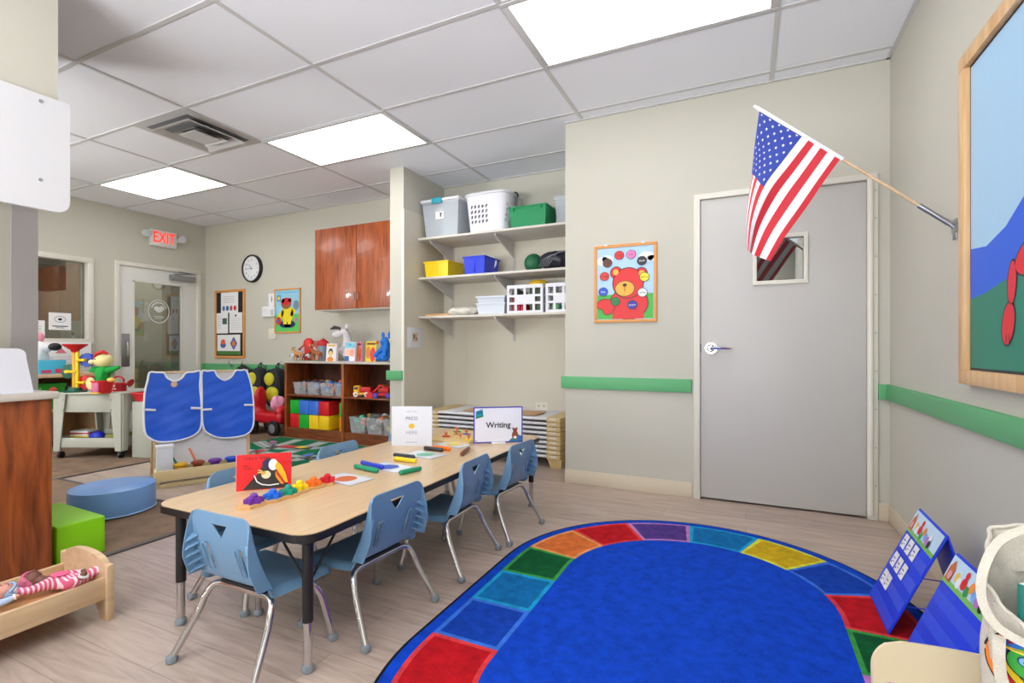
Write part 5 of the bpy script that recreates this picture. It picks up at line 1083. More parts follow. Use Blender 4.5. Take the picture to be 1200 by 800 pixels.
# ================================================================= TOY SHELF
SX0, SX1, SY0, SY1, SH = -4.655, -3.02, 3.935, 4.345, .852
t = thing('toy_shelf', 'low walnut toy shelf with pale top and two bays, against the back wall', 'shelf', ((SX0+SX1)/2, 4.14, 0))
b = MB(); WE = CHERRYX
b.box(SX0, SX0+.03, SY0, SY1, 0, SH-.025, CHERRY, .002); b.box(SX1-.03, SX1, SY0, SY1, 0, SH-.025, CHERRY, .002); b.box(-3.822, -3.785, SY0-.001, SY1-.01, 0, SH-.025, CHERRY, .002)
b.box(SX0+.03, SX1-.03, SY0+.006, SY0+.03, 0, .105, WE); b.build('carcass', t)
b = MB(); b.box(SX0+.03, SX1-.03, SY1-.012, SY1-.002, 0, SH-.025, DARKW); b.build('back_panel', t)
b = MB(); b.box(SX0-.012, SX1+.012, SY0-.012, SY1, SH-.025, SH, mat('shelf_top_laminate', (196, 186, 176), .4, var=.02), .003); b.build('top', t)
for (x0, x1, z) in ((SX0+.03, -3.822, .115), (SX0+.03, -3.822, .482), (-3.785, SX1-.03, .115), (-3.785, SX1-.03, .487)):
    b = MB(); b.box(x0, x1, SY0+.004, SY1-.012, z-.02, z, WE, .002); b.build('shelf_board', t)
CB = mat('clear_bin', (232, 236, 242), .25, var=.02, alpha=.24)
random.seed(21)
def clear_bin(x0, x1, z, h, lab, cont, grp):
    t = thing('clear_bin', lab, 'bin', ((x0+x1)/2, 4.05, z), 0, grp); b = MB(); bin_(b, x0, x1, 3.955, 4.25, z+.0005, z+h, CB, .014, t=.003, rim=.004, lip=.010); b.build('bin_body', t)
    b = MB()
    for k in range(26):
        r_ = random.uniform(.022, .036); b.ell((random.uniform(x0+.04, x1-.04), random.uniform(3.99, 4.2), z+.036+random.uniform(0, h-.035)), (r_, r_, r_*.8), random.choice(cont), n=10, k=6)
    tag(b.build('small_toys', origin=((x0+x1)/2, 4.05, z+.01)), 'heap of small toys filling the '+lab, 'toys', kind='stuff')
MIX = [C(200, 120, 90), C(90, 120, 170), C(210, 90, 80), C(60, 60, 70), C(220, 190, 150)]; MIX2 = [C(220, 60, 60), C(40, 90, 190), C(240, 140, 120), C(60, 170, 150)]
for (x0, x1, lab, cont) in ((-4.545, -4.350, 'leftmost clear bin, left bay middle shelf', MIX), (-4.342, -4.155, 'second clear bin, left bay middle shelf', MIX), (-4.147, -3.950, 'third clear bin, left bay middle shelf', MIX2), (-3.942, -3.830, 'narrow fourth clear bin beside the shelf divider', [C(40, 80, 180), C(60, 110, 190)])): clear_bin(x0, x1, .482, .135, lab, cont, 'clear bins on the middle shelf')
for (x0, x1, lab, cont) in ((-3.735, -3.520, 'clear bin with green toys, right bay bottom', [C(60, 180, 150), C(240, 150, 130), C(240, 200, 120)]), (-3.510, -3.305, 'clear bin with toy animals, right bay bottom', [C(180, 150, 120), C(60, 50, 50), C(230, 120, 60), C(220, 220, 220)]), (-3.295, -3.10, 'clear bin beside the pillar, right bay bottom', [C(220, 180, 70), C(220, 200, 190)])): clear_bin(x0, x1, .115, .165, lab, cont, 'clear bins on the bottom shelf')
BC = {'green': C(20, 180, 50), 'blue': C(60, 120, 226), 'red': C(220, 26, 34), 'yellow': C(250, 206, 24)}
rows = [[('red', -4.585), ('green', -4.445), ('yellow', -4.300), ('yellow', -4.155), ('orange', -3.865)], [('green', -4.585), ('blue', -4.445), ('blue', -4.300), ('red', -4.155), ('green', -3.865)]]
ord_ = ['first', 'second', 'third', 'fourth', 'fifth']
for rr, row in enumerate(rows):
    for k, (c_, x) in enumerate(row):
        w = .137 if k < 4 else .04; b = MB(); z = .116+rr*.152; m_ = BC.get(c_, C(240, 150, 30))
        b.box(x, x+(w if k != 3 else .145), 3.95, 4.25, z, z+.149, m_, .006)
        one(b, 'play_block', ord_[k]+' from the left, '+c_+' block in the '+('upper' if rr else 'lower')+' row of cardboard blocks', 'block', (x+w/2, 4.1, z), 'big coloured play blocks')
# toy vehicles
def truck(lab, x, y, z, c1, c2, kind, L_=.2, rz=0):
    t = thing('toy_truck', lab, 'toy truck', (x, y, z)); M_ = Matrix.Translation((x, y, z)) @ Matrix.Rotation(rz, 4, 'Z'); s_ = L_/.2
    b = MB(); b.box(-.10*s_, .10*s_, -.04, .04, .02, .045, c1, .006, M=M_)
    if kind == 'cab': b.box(-.095*s_, -.03*s_, -.038, .038, .045, .115, c1, .012, M=M_); b.box(-.085*s_, -.04*s_, -.040, .040, .075, .102, C(60, 60, 80), .004, M=M_); b.box(-.02*s_, .10*s_, -.042, .042, .045, .10, c2, .01, M=M_)
    else:
        b.box(-.02*s_, .06*s_, -.035, .035, .045, .10, c1, .012, M=M_); b.tube([(.03*s_, 0, .09), (-.03*s_, 0, .125), (-.09*s_, 0, .06)], .010, c2, M=M_, n=8); b.prism([(-.15*s_, 0), (-.08*s_, 0), (-.09*s_, .06), (-.13*s_, .055)], -.055, .055, c2, M=M_ @ Matrix.Rotation(pi/2, 4, 'X'))
    b.build('truck_body', t)
    for sx in (-.06, .06):
        for sy in (-.044, .044):
            b = MB(); b.cyl((sx*s_, sy-.008, .026), (sx*s_, sy+.008, .026), .026, C(240, 236, 230) if kind == 'cab' else C(40, 80, 200), n=18, M=M_); b.cyl((sx*s_, sy-.010, .026), (sx*s_, sy+.010, .026), .010, RED, n=12, M=M_); b.build('wheel', t)
truck('yellow toy truck with red bed on the right bay shelf', -3.60, 4.02, .488, C(246, 190, 30), RED, 'cab', .2, .25)
truck('red toy digger with front bucket on the right bay shelf', -3.33, 4.01, .488, C(210, 24, 30), C(226, 30, 36), 'dig', .22, .3)
truck('orange toy dump truck behind the other trucks on the shelf', -3.42, 4.20, .488, C(236, 120, 30), C(200, 30, 30), 'cab', .24, 0)
# ---- things on top of the shelf
def animal(name, lab, x, y, rz, L_, m, patch=None, z=SH, ears=None, group=None, longneck=0):
    """small standing four-legged figure, one continuous body"""
    Mx = Matrix.Translation((x, y, z)) @ Matrix.Rotation(rz, 4, 'Z') @ Matrix.Scale(L_, 4)
    def q(a, b_, c_, r_): v_ = Mx @ Vector((a, b_, c_)); return (v_.x, v_.y, v_.z, r_*L_)
    J = [q(-.25, 0, .52, .13), q(0, 0, .50, .13), q(.24, 0, .54, .13), q(.40, 0, .72+longneck, .075), q(.50, 0, .84+longneck, .085), q(.68, 0, .78+longneck, .05), q(-.42, 0, .50, .03), q(-.48, 0, .32, .02)]
    E_ = [(0, 1), (1, 2), (2, 3), (3, 4), (4, 5), (0, 6), (6, 7)]
    for sy in (-1, 1):
        for (hx, kx, fx, top) in ((-.26, -.33, -.29, 0), (.24, .25, .26, 2)):
            k = len(J); J += [q(hx, sy*.09, .36, .062), q(kx, sy*.10, .20, .042), q(fx, sy*.10, .035, .036)]; E_ += [(top, k), (k, k+1), (k+1, k+2)]
    root = thing(name, lab, 'toy animal', (x, y, z), 0, group); b = MB(); inv = Mx.inverted()
    mf = (lambda c: patch if (sin(9*(inv @ c).x)+cos(11*(inv @ c).z+2) > .55) else m) if patch else None
    skin(b, J, E_, m, sub=1, mf=mf); bd_ = b.build('body', root)
    for sy in (-1, 1): b = MB(); b.ell((.44, sy*.09, .93+longneck), (.03, .05, .06), ears or m, M=Mx, n=10, k=6); b.build('ear', bd_)
    return root
TAN = C(206, 138, 72); 
animal('toy_dog', 'tan plastic dog figure at the left end of the toy shelf top', -4.50, 3.985, pi, .155, TAN, ears=C(170, 100, 50), group='farm animal figures')
animal('toy_cow', 'brown and white plastic cow standing before the toy barn', -4.37, 3.985, .1, .135, C(110, 50, 44), C(240, 236, 230), group='farm animal figures')
animal('toy_horse', 'brown plastic horse with pale mane beside the silo', -4.225, 3.985, pi, .185, C(170, 92, 44), ears=C(236, 206, 150), group='farm animal figures')
t = thing('plush_goat', 'white plush goat with dark ear behind the board book', 'plush toy', (-4.0, 4.17, SH)); PWT = mat('plush_white', (228, 222, 226), .95, var=.03)
b = MB(); skin(b, [(-3.98, 4.18, SH+.08, .075), (-3.97, 4.18, SH+.17, .055), (-3.96, 4.17, SH+.25, .045), (-3.97, 4.16, SH+.325, .055), (-4.06, 4.11, SH+.29, .042), (-4.10, 4.09, SH+.265, .032), (-4.02, 4.08, SH+.10, .028), (-4.05, 4.04, SH+.04, .026), (-3.90, 4.09, SH+.10, .028), (-3.88, 4.05, SH+.04, .026)], [(0, 1), (1, 2), (2, 3), (3, 4), (4, 5), (0, 6), (6, 7), (0, 8), (8, 9)], PWT, sub=2); gb = b.build('body', t)
b = MB(); b.tube([(-4.00, 4.11, SH+.355), (-4.06, 4.08, SH+.365), (-4.10, 4.06, SH+.345)], [.012, .022, .006], C(60, 56, 60), n=10); b.build('ear', gb)
b = MB(); b.ell((-3.93, 4.13, SH+.375), (.025, .015, .03), PWT, n=12); b.build('ear', gb)
b = MB(); b.ell((-4.005, 4.105, SH+.335), .009, BLACK, n=10); b.build('eye', gb)
animal('toy_horse', 'small white and blue horse figure at the far left of the shelf top', -4.615, 4.045, .6, .13, C(230, 232, 238), C(40, 90, 190), ears=C(30, 80, 190), group='farm animal figures')
t = thing('toy_barn', 'toy barn with red gable front and cream walls on the shelf', 'toy barn', (-4.46, 4.16, SH+.004))
b = MB(); M_ = frame((-4.60, 4.10, SH+.004), (1, 0, 0), (0, 0, 1)); b.prism([(0, 0), (.28, 0), (.28, .12), (.14, .20), (0, .12)], -.16, 0, C(240, 206, 190), M=M_); b.build('barn_walls', t)
b = MB(); b.prism([(.09, 0), (.20, 0), (.20, .17), (.09, .17)], 0, .02, RED, M=M_); b.disc(.145, .19, .065, .055, RED, M_, .024); b.cyl((.145, .19, -.01), (.145, .19, .022), .058, RED, M=M_, n=24); b.cyl((.145, .19, .022), (.145, .19, .026), .038, C(236, 60, 60), M=M_, n=24); b.build('barn_door', t)
b = MB(); b.add([(-4.62, 4.08, SH+.115), (-4.46, 4.08, SH+.215), (-4.30, 4.08, SH+.115), (-4.62, 4.28, SH+.115), (-4.46, 4.28, SH+.215), (-4.30, 4.28, SH+.115), (-4.62, 4.08, SH+.125), (-4.46, 4.08, SH+.225), (-4.30, 4.08, SH+.125), (-4.62, 4.28, SH+.125), (-4.46, 4.28, SH+.225), (-4.30, 4.28, SH+.125)], [(0, 1, 4, 3), (1, 2, 5, 4), (6, 9, 10, 7), (7, 10, 11, 8), (0, 6, 7, 1), (1, 7, 8, 2), (3, 4, 10, 9), (4, 5, 11, 10), (0, 3, 9, 6), (2, 8, 11, 5)], C(214, 120, 100), smooth=False); b.build('roof', t)
b = MB(); b.box(-4.63, -4.30, 4.05, 4.3, SH, SH+.004, C(40, 150, 60)); one(b, 'toy_lawn', 'green base plate under the toy barn', 'toy base', (-4.33, 4.17, SH))
t = thing('toy_silo', 'grey toy silo with red domed roof beside the barn', 'toy silo', (-4.245, 4.10, SH)); b = MB(); b.cyl((-4.245, 4.10, SH+.004), (-4.245, 4.10, SH+.17), .055, C(150, 170, 190), n=24); b.build('silo_wall', t)
b = MB(); b.lathe([(.064, .165), (.064, .180), (.055, .210), (.030, .232), (.008, .240), (.006, .255)], C(206, 26, 34), c=(-4.245, 4.10, SH), n=24); b.build('dome', t)
def sbook(lab, x0, x1, y, h, bg, art, spinec, th=.02, rz=0, lean=.08):
    return book('board_book', lab, 'book', (x0, y, SH), (x1, y+rz, SH), h, th, bg, spinec, art, lean)
def a1(b, w, h, M_):
    z = .0006; b.rect(.15*w, .85*w, .84*h, .93*h, C(226, 180, 50), M_, z); b.disc(.45*w, .50*h, .22*w, .22*h, C(60, 40, 36), M_, z); b.disc(.45*w, .42*h, .18*w, .17*h, C(244, 206, 110), M_, z*2); b.disc(.45*w, .10*h, .30*w, .14*h, C(240, 140, 30), M_, z*3)
def a2(b, w, h, M_):
    z = .0006; b.rect(0.05*w, .95*w, .68*h, .97*h, C(130, 206, 226), M_, z); b.text('ABC', .10*h, C(30, 60, 120), M_ @ TR(.5*w, .84*h, z*2)); b.disc(.32*w, .45*h, .22*w, .18*h, C(250, 200, 170), M_, z*2); b.disc(.70*w, .45*h, .22*w, .18*h, C(240, 170, 150), M_, z*3); b.rect(0.03*w, .45*w, .02*h, .28*h, C(24, 110, 180), M_, z*2); b.rect(.5*w, .95*w, .04*h, .25*h, PAPER, M_, z*2)
def a3(b, w, h, M_):
    z = .0006; b.disc(.25*w, .45*h, .22*w, .30*h, C(220, 130, 60), M_, z*2); b.disc(.70*w, .35*h, .25*w, .36*h, C(226, 60, 40), M_, z*3); b.rect(.1*w, .9*w, .83*h, .93*h, C(120, 40, 20), M_, z*2)
sbook('white board book with a yellow-faced child on its cover', -4.090, -3.945, 3.985, .190, C(236, 228, 232), a1, C(170, 30, 30), .03); sbook('pale blue and pink board book standing right of the goat', -3.835, -3.690, 3.99, .205, C(240, 214, 220), a2, C(230, 150, 160)); sbook('narrow pink board book just behind the pale blue one', -3.700, -3.640, 4.03, .205, C(226, 130, 150), a3, C(60, 150, 130))
sbook('yellow board book with orange figures beside the blue plush', -3.560, -3.420, 4.00, .210, C(236, 206, 40), a3, C(230, 120, 30))
t = thing('plush_dog', 'blue plush dog with orange nose sitting at the right end', 'plush toy', (-3.32, 4.03, SH)); PBL_ = mat('plush_blue', (40, 120, 214), .95, var=.05)
b = MB(); skin(b, [(-3.31, 4.04, SH+.07, .062), (-3.31, 4.04, SH+.15, .045), (-3.32, 4.02, SH+.215, .055), (-3.35, 3.98, SH+.20, .03), (-3.36, 3.97, SH+.10, .022), (-3.40, 3.95, SH+.05, .02), (-3.27, 3.96, SH+.10, .022), (-3.25, 3.93, SH+.05, .02), (-3.36, 3.95, SH+.03, .026), (-3.37, 3.91+.04, SH+.035, .03), (-3.26, 3.95, SH+.03, .03)], [(0, 1), (1, 2), (2, 3), (1, 4), (4, 5), (1, 6), (6, 7), (0, 8), (8, 9), (0, 10)], PBL_, sub=2); pb_ = b.build('body', t)
b = MB(); b.ell((-3.362, 3.955, SH+.20), .017, C(240, 120, 40), n=12); b.build('nose', pb_)
for sx in (-1, 1): b = MB(); b.ell((-3.31+sx*.04, 4.03, SH+.27), (.018, .014, .035), PBL_, n=12); b.build('ear', pb_)
# ================================================================= WALL CABINET
t = thing('wall_cabinet', 'cherry wood wall cabinet with two doors above the toy shelf', 'cabinet', (-3.66, 4.2, 1.41))
CW2 = wood('cherry_doors', (128, 56, 22), (190, 96, 44), 'Z', 4, .35, 9, coat=.2)
b = MB(); b.box(-4.317, -3.0, 4.07, YB-.002, 1.412, 2.298, CW2, .002); b.build('cabinet_body', t)
for (x0, x1, hx) in ((-4.315, -3.725, -3.755), (-3.718, -3.002, -3.69)):
    b = MB(); b.box(x0, x1, 4.05, 4.069, 1.414, 2.296, CW2, .002); d_ = b.build('door', t)
    b = MB(); b.tube([(hx, 4.05, 1.50), (hx, 4.03, 1.505), (hx, 4.03, 1.575), (hx, 4.05, 1.58)], .005, STEEL, n=8); b.build('handle', d_)
b = MB(); b.box(-4.31, -3.0, 4.075, YB-.004, 1.402, 1.412, TRIMW); b.build('bottom_panel', t)
# ================================================================= WALL THINGS ON THE BACK WALL
t = thing('wall_clock', 'round black-rimmed wall clock with white face on the back wall', 'clock', (-5.735, YB-.02, 2.012)); M_ = frame((-5.735, YB-.001, 2.012), (1, 0, 0), (0, 0, 1)); CR = .178
b = MB(); b.lathe([(CR, 0), (CR, .030), (CR-.008, .040), (CR-.018, .040), (CR-.022, .026)], BLACK, M=M_, n=48, caps=False); b.build('rim', t)
b = MB(); b.cyl((0, 0, .002), (0, 0, .026), CR-.020, mat('clock_face', (236, 238, 242), .4, var=0), M=M_, n=48); f_ = b.build('face', t); b = MB()
for k in range(12): a = pi/2-2*pi*(k+1)/12; b.text(str(k+1), .034, INK, M_ @ TR(.112*cos(a), .112*sin(a), .0266), bold=.01)
for k in range(60): a = 2*pi*k/60; w_ = .0016 if k % 5 else .003; b.rect(.138, .148, -w_/2, w_/2, INK, M_ @ Matrix.Rotation(a, 4, 'Z'), .0266)
b.build('numerals', f_)
b = MB()
for a, l, w_ in ((radians(128), .068, .005), (radians(182), .10, .0035)): b.box(-.018, l, -w_/2, w_/2, .030, .032, BLACK, M=M_ @ Matrix.Rotation(a, 4, 'Z'))
b.cyl((0, 0, .027), (0, 0, .035), .006, BLACK, M=M_, n=12); b.build('hands', f_)
def notice_art(b, w, h, M_, z):
    f = .03; b.rect(f, w-f, f, h-f, mat('felt_black', (34, 36, 40), .95, var=.05), M_, z)
framed('notice_board', 'tall black notice board with oak frame and pinned papers near the exit door', 'notice board', frame((-6.478, YB-.001, .858), (1, 0, 0), (0, 0, 1)), .594, .905, .032, .018, OAKF, notice_art, BLACK)
M_ = frame((-6.478, YB-.012, .858), (1, 0, 0), (0, 0, 1))
for (x0, x1, y0, y1, lab, k) in ((.13, .47, .60, .87, 'white sheet with four coloured circles at the top of the notice board', 0), (.04, .27, .33, .60, 'white sheet with a dark green box, left middle of the notice board', 1), (.30, .55, .335, .60, 'plain white sheet at the right middle of the notice board', 2), (.055, .51, .045, .31, 'white picture sheet with coloured diamond at the bottom of the notice board', 3)):
    b = MB(); b.box(x0, x1, y0, y1, .002, .004, PAPER, M=M_); z = .0045
    if k == 0:
        for q_, c_ in enumerate((C(60, 130, 160), C(50, 90, 180), C(190, 80, 100), C(210, 40, 50))): b.disc(x0+.055+.075*q_, y0+.06, .028, .034, c_, M_, z)
        for q_ in range(4): b.rect(x0+.05, x1-.06, y1-.06-.025*q_, y1-.055-.025*q_, C(170, 170, 180), M_, z)
    elif k == 1:
        b.rect(x0+.12, x1-.02, y0+.12, y1-.07, C(60, 96, 86), M_, z)
        for q_ in range(6): b.rect(x0+.02, x0+.10, y1-.05-.03*q_, y1-.044-.03*q_, C(170, 170, 180), M_, z)
    elif k == 2:
        b.disc((x0+x1)/2, y1-.04, .018, .016, C(60, 70, 70), M_, z)
        for q_ in range(7): b.rect(x0+.03, x1-.03, y1-.08-.024*q_, y1-.076-.024*q_, C(180, 180, 188), M_, z)
    else:
        b.rect(x0, x1, y0, y0+.05, C(70, 120, 50), M_, z); b.poly([(x0+.33, y0+.06), (x0+.40, y0+.15), (x0+.33, y0+.24), (x0+.26, y0+.15)], C(60, 90, 170), M_, z); b.poly([(x0+.33, y0+.10), (x0+.37, y0+.15), (x0+.33, y0+.20), (x0+.29, y0+.15)], C(240, 130, 40), M_, z+.0004); b.disc(x0+.12, y0+.13, .055, .04, C(60, 90, 160), M_, z); b.disc(x0+.12, y0+.17, .045, .035, C(236, 100, 50), M_, z+.0004)
    one(b, 'pinned_sheet', lab, 'paper', M_ @ Vector((x0, y0, 0)), 'sheets pinned on the notice board')
def art2(b, w, h, M_, z):
    f = .02; dz = .0005; b.rect(f, w-f, f, h-f, C(150, 206, 230), M_, z); b.rect(f, w-f, f, h*.42, C(90, 200, 96), M_, z+dz); b.rect(f+.02, f+.09, h*.72, h*.86, C(80, 150, 190), M_, z+dz); b.disc(f+.055, h*.79, .022, .022, YEL, M_, z+2*dz); b.rect(f+.02, w-f-.02, h*.9, h*.93, C(110, 190, 220), M_, z+dz)
    Yc, Rc, Bc = C(240, 216, 40), C(214, 36, 40), C(24, 36, 100)
    b.disc(w*.42, h*.20, .10, .045, Bc, M_, z+2*dz); b.disc(w*.58, h*.20, .10, .045, Bc, M_, z+2*dz); b.rect(w*.34, w*.48, h*.20, h*.36, Yc, M_, z+3*dz); b.rect(w*.52, w*.64, h*.20, h*.36, Yc, M_, z+3*dz)
    b.disc(w*.5, h*.43, .105, .10, Yc, M_, z+4*dz); b.disc(w*.74, h*.50, .035, .08, Yc, M_, z+4*dz, rot=-.6); b.disc(w*.24, h*.40, .035, .075, Yc, M_, z+4*dz, rot=-.7); b.disc(w*.46, h*.66, .085, .065, C(150, 90, 50), M_, z+5*dz); b.disc(w*.46, h*.71, .09, .045, Rc, M_, z+6*dz); b.disc(w*.34, h*.73, .028, .026, Rc, M_, z+6*dz); b.disc(w*.60, h*.74, .028, .026, Rc, M_, z+6*dz)
    b.disc(w*.16, h*.28, .045, .05, Rc, M_, z+5*dz); b.disc(w*.13, h*.28, .02, .02, C(60, 100, 200), M_, z+6*dz); b.disc(w*.84, h*.62, .05, .06, C(110, 140, 160), M_, z+5*dz); b.rect(w*.78, w*.90, h*.26, h*.34, C(206, 110, 180), M_, z+3*dz)
framed('bear_poster', 'framed poster of a bear in yellow raincoat and red hat on the back wall', 'poster', frame((-5.335, YB-.001, 1.175), (1, 0, 0), (0, 0, 1)), .447, .55, .020, .014, OAKF, art2, LB)
t = thing('thermostat', 'white thermostat on the back wall between notice board and poster', 'thermostat', (-5.42, YB, 1.38)); b = MB(); b.box(-5.535, -5.315, YB-.035, YB-.001, 1.385, 1.515, WHITE, .006); b.build('housing', t); b = MB(); b.box(-5.37, -5.33, YB-.038, YB-.034, 1.40, 1.47, C(200, 205, 206)); b.build('display', t)
b = MB(); b.box(-5.455, -5.325, YB-.004, YB-.001, 1.52, 1.68, PAPER, .001); b.rect(-5.41, -5.37, 1.60, 1.604, INK, Matrix(((1, 0, 0, 0), (0, 0, 1, YB-.006), (0, 1, 0, 0), (0, 0, 0, 1)))); b.rect(-5.395, -5.385, 1.57, 1.64, INK, Matrix(((1, 0, 0, 0), (0, 0, 1, YB-.006), (0, 1, 0, 0), (0, 0, 0, 1)))); one(b, 'paper_notice', 'small white paper notice above the thermostat', 'notice', (-5.39, YB, 1.52))
plate('light_switch', 'ivory switch plate below the thermostat', 'switch', frame((-5.385, YB-.001, 1.17), (1, 0, 0), (0, 0, 1)), .13, .135, 'switch')
# EXIT sign
t = thing('exit_sign', 'lit red EXIT sign with emergency lamp heads above the exit door', 'exit sign', (XL, 3.81, 2.38))
b = MB(); b.box(XL+.001, XL+.05, 3.655, 3.965, 2.265, 2.47, mat('exit_housing', (232, 228, 224), .4, var=.01), .008); b.build('housing', t)
EXM = mat('exit_red_lit', (255, 40, 30), .4, var=0, emit=1.6); M_ = frame((XL+.051, 3.81, 2.372), (0, 1, 0), (0, 0, 1)); b = MB(); b.text('EXIT', .190, EXM, M_ @ Matrix.Diagonal((.68, 1.0, 1, 1)), bold=.008, ext=.001); b.build('letters', t)
for sy, y in ((-1, 3.60), (1, 4.03)):
    b = MB(); b.box(XL+.01, XL+.03, min(y, 3.81+sy*.155), max(y, 3.81+sy*.155), 2.36, 2.40, WHITE, .002); b.lathe([(.022, -.03), (.045, -.02), (.048, .01), (.044, .02), (.03, .022)], mat('lamp_head', (214, 216, 222), .25, var=0), M=frame((XL+.055, y, 2.40), (0, 1, 0), (0, 0, 1)), n=24); b.build('lamp_head', t)
# ================================================================= EASEL, APRONS, PAINT
E0 = Vector((-3.862, 2.119, 0)); E1 = Vector((-3.575, 2.70, 0)); ee = (E1-E0).normalized(); en = Vector((ee.y, -ee.x, 0)); EW = (E1-E0).length; lean = .10; EH = .815
et = thing('painting_easel', 'double-sided white painting easel with wooden frame and paint tray', 'easel', (E0+E1)/2-en*.2)
eu = (Vector((0, 0, EH))-en*lean).normalized(); ME = frame(E0+ee*.02, ee, eu); nE = ee.cross(eu).normalized(); hE = EH/eu.z
b = MB(); b.box(.025, EW-.045, .10, hE, -.008, 0, mat('easel_board', (222, 222, 226), .35, var=.01), M=ME); b.build('board', et)
for x in (0, EW-.045): b = MB(); b.box(x, x+.025, .0, hE, -.016, .006, MAPLE, .003, M=ME); b.build('side_post', et)
b = MB(); b.box(.0, EW-.02, hE-.012, hE+.004, -.018, .008, MAPLE, .002, M=ME); b.build('top_rail', et)
eb = thing_b = None
ME2 = frame(E0+ee*.02-en*.46+ee*.0, ee, (Vector((0, 0, EH))+en*(.46-lean-.03))); hE2 = sqrt(EH**2+(.33)**2)
for x in (0, EW-.045): b = MB(); b.box(x, x+.025, 0, hE2, -.006, .016, MAPLE, .003, M=ME2); b.build('side_post', et)
b = MB(); b.box(.025, EW-.045, .12, hE2, 0, .008, _M['easel_board'], M=ME2); b.build('board', et)
MT = frame(E0+ee*.02-en*.02, ee, en)     # x along easel, y outward, z = ee x en
up_ = 1 if (ee.cross(en)).z > 0 else -1
def ebox(b, x0, x1, y0, y1, z0, z1, m, bev=0):
    z0, z1 = sorted((z0*up_, z1*up_)); b.box(x0, x1, y0, y1, z0, z1, m, bev, M=MT)
b = MB(); PLY = mat('tray_wood', (222, 200, 150), .5, var=.03)
ebox(b, 0, EW-.02, .02, .14, .075, .085, PLY); ebox(b, 0, EW-.02, .135, .150, .05, .125, PLY, .002); ebox(b, 0, EW-.02, .008, .02, .05, .125, PLY, .002); ebox(b, 0, .012, .02, .135, .05, .12, PLY); ebox(b, EW-.032, EW-.02, .02, .135, .05, .12, PLY); ebox(b, 0, EW-.02, .09, .13, 0, .03, PLY, .002); ebox(b, .0, .03, .02, .13, 0, .05, PLY); ebox(b, EW-.05, EW-.02, .02, .13, 0, .05, PLY); b.build('paint_tray', et)
AP_P = E0+nE*.022; 
def apron(pts, lab, btn):
    root = thing('smock_apron', lab, 'apron', AP_P+Vector((0, 0, .4)), 0, 'blue painting smocks on the easel')
    P2 = smooth_path([(p[0], p[1], 0) for p in pts], 4, closed=True); P2 = [(p.x, p.y) for p in P2]; cxm = sum(p[0] for p in P2)/len(P2)
    def to3(x, y, l):
        q_ = at_plane(x, y, AP_P, nE); k = (y-435)/80; wv = .005*sin((x-cxm)*.13+.4*sin(y*.09))*k+.0016*sin(y*.23+.6*sin(x*.11))+.0007*sin(y*.5+x*.22); return q_+nE*(.004+.006*k+wv+l)
    b = MB(); cloth_patch(b, P2, to3, 2.0, FAB_BLUE, .003); cl = b.build('cloth', root)
    b = MB(); b.tube([to3(x, y, .0015) for x, y in P2], .0068, WHITE, n=8, closed=True); b.build('white_binding', cl)
    for (a, c_) in btn: b = MB(); b.tube([to3(a[0]+(c_[0]-a[0])*k/6, a[1]+(c_[1]-a[1])*k/6, .006) for k in range(7)], .0085, PAPER, n=8); b.build('tie_strap', cl)
    return root
r1 = apron([(175.5, 436.5), (183, 436.5), (192, 437), (196, 443), (204.5, 446.5), (213, 443), (218, 437), (227, 436), (234.5, 435.5), (234, 452), (235.5, 470), (236, 494), (232, 506), (220, 513), (203, 517), (186, 517.5), (175, 513), (169.5, 505), (168.5, 485), (169.5, 462), (173, 446)], 'left blue smock with white binding and a round badge hanging on the easel', [((170, 480), (182.5, 480.5)), ((223.5, 478), (235.5, 478.5))])
apron([(236.5, 436), (243, 434.8), (251, 434.5), (255, 441), (263, 445.5), (271, 441.5), (276, 434.3), (282, 434), (288, 433.8), (292, 443), (295.5, 458), (297, 478), (296.5, 498), (290, 508), (276, 512), (260, 513), (247, 509.5), (238.5, 502), (236.5, 485), (236.5, 460)], 'right blue smock with white binding hanging on the easel', [((237.5, 480), (248, 479.5)), ((285.5, 474.5), (296, 474.5))])
b = MB(); q_ = at_plane(204, 450, AP_P+nE*.03, nE); b.tube([q_-nE*.004, q_+nE*.006], .021, mat('wooden_badge', (214, 180, 140), .5), n=24); tag(b.build('wooden_clip', origin=q_), 'round pale wooden knob clipping the left smock to the easel', 'clip')
def onT(x, y, z=.086): return MT @ Vector((x, y, z*up_))
for k, (x, c_, nm) in enumerate(((.155, C(240, 190, 40), 'yellow'), (.265, C(150, 70, 40), 'brown'), (.375, C(112, 50, 160), 'purple'), (.485, C(30, 80, 200), 'blue'))):
    P_ = onT(x, .075); t = thing('paint_pot', nm+' paint pot in the easel tray', 'paint pot', P_, 0, 'paint pots in the easel tray')
    b = MB(); b.lathe([(.026, 0), (.030, .045), (.044, .052), (.046, .062), (.040, .066)], c_, c=P_, n=24); b.build('pot_body', t); b = MB(); b.lathe([(.040, .063), (.038, .069), (.012, .071)], c_, c=P_, n=24); b.build('lid', t)
    if k < 2:
        cb2 = C(10, 120, 90) if k == 0 else C(240, 130, 100); d_ = (Vector((0, 0, 1))-ee*.55-en*.1).normalized() if k == 0 else (Vector((0, 0, 1))-ee*.38).normalized()
        tb = thing('paint_brush', ('dark green' if k == 0 else 'salmon pink')+' handled brush standing in the '+nm+' paint pot', 'brush', P_+Vector((0, 0, .03))); b = MB(); b.tube([P_+Vector((0, 0, .03)), P_+Vector((0, 0, .03))+d_*.15], .007, cb2, n=10); b.build('handle', tb); b = MB(); b.tube([P_+Vector((0, 0, .012)), P_+Vector((0, 0, .03))], .009, C(60, 50, 40), n=10); b.build('bristles', tb)
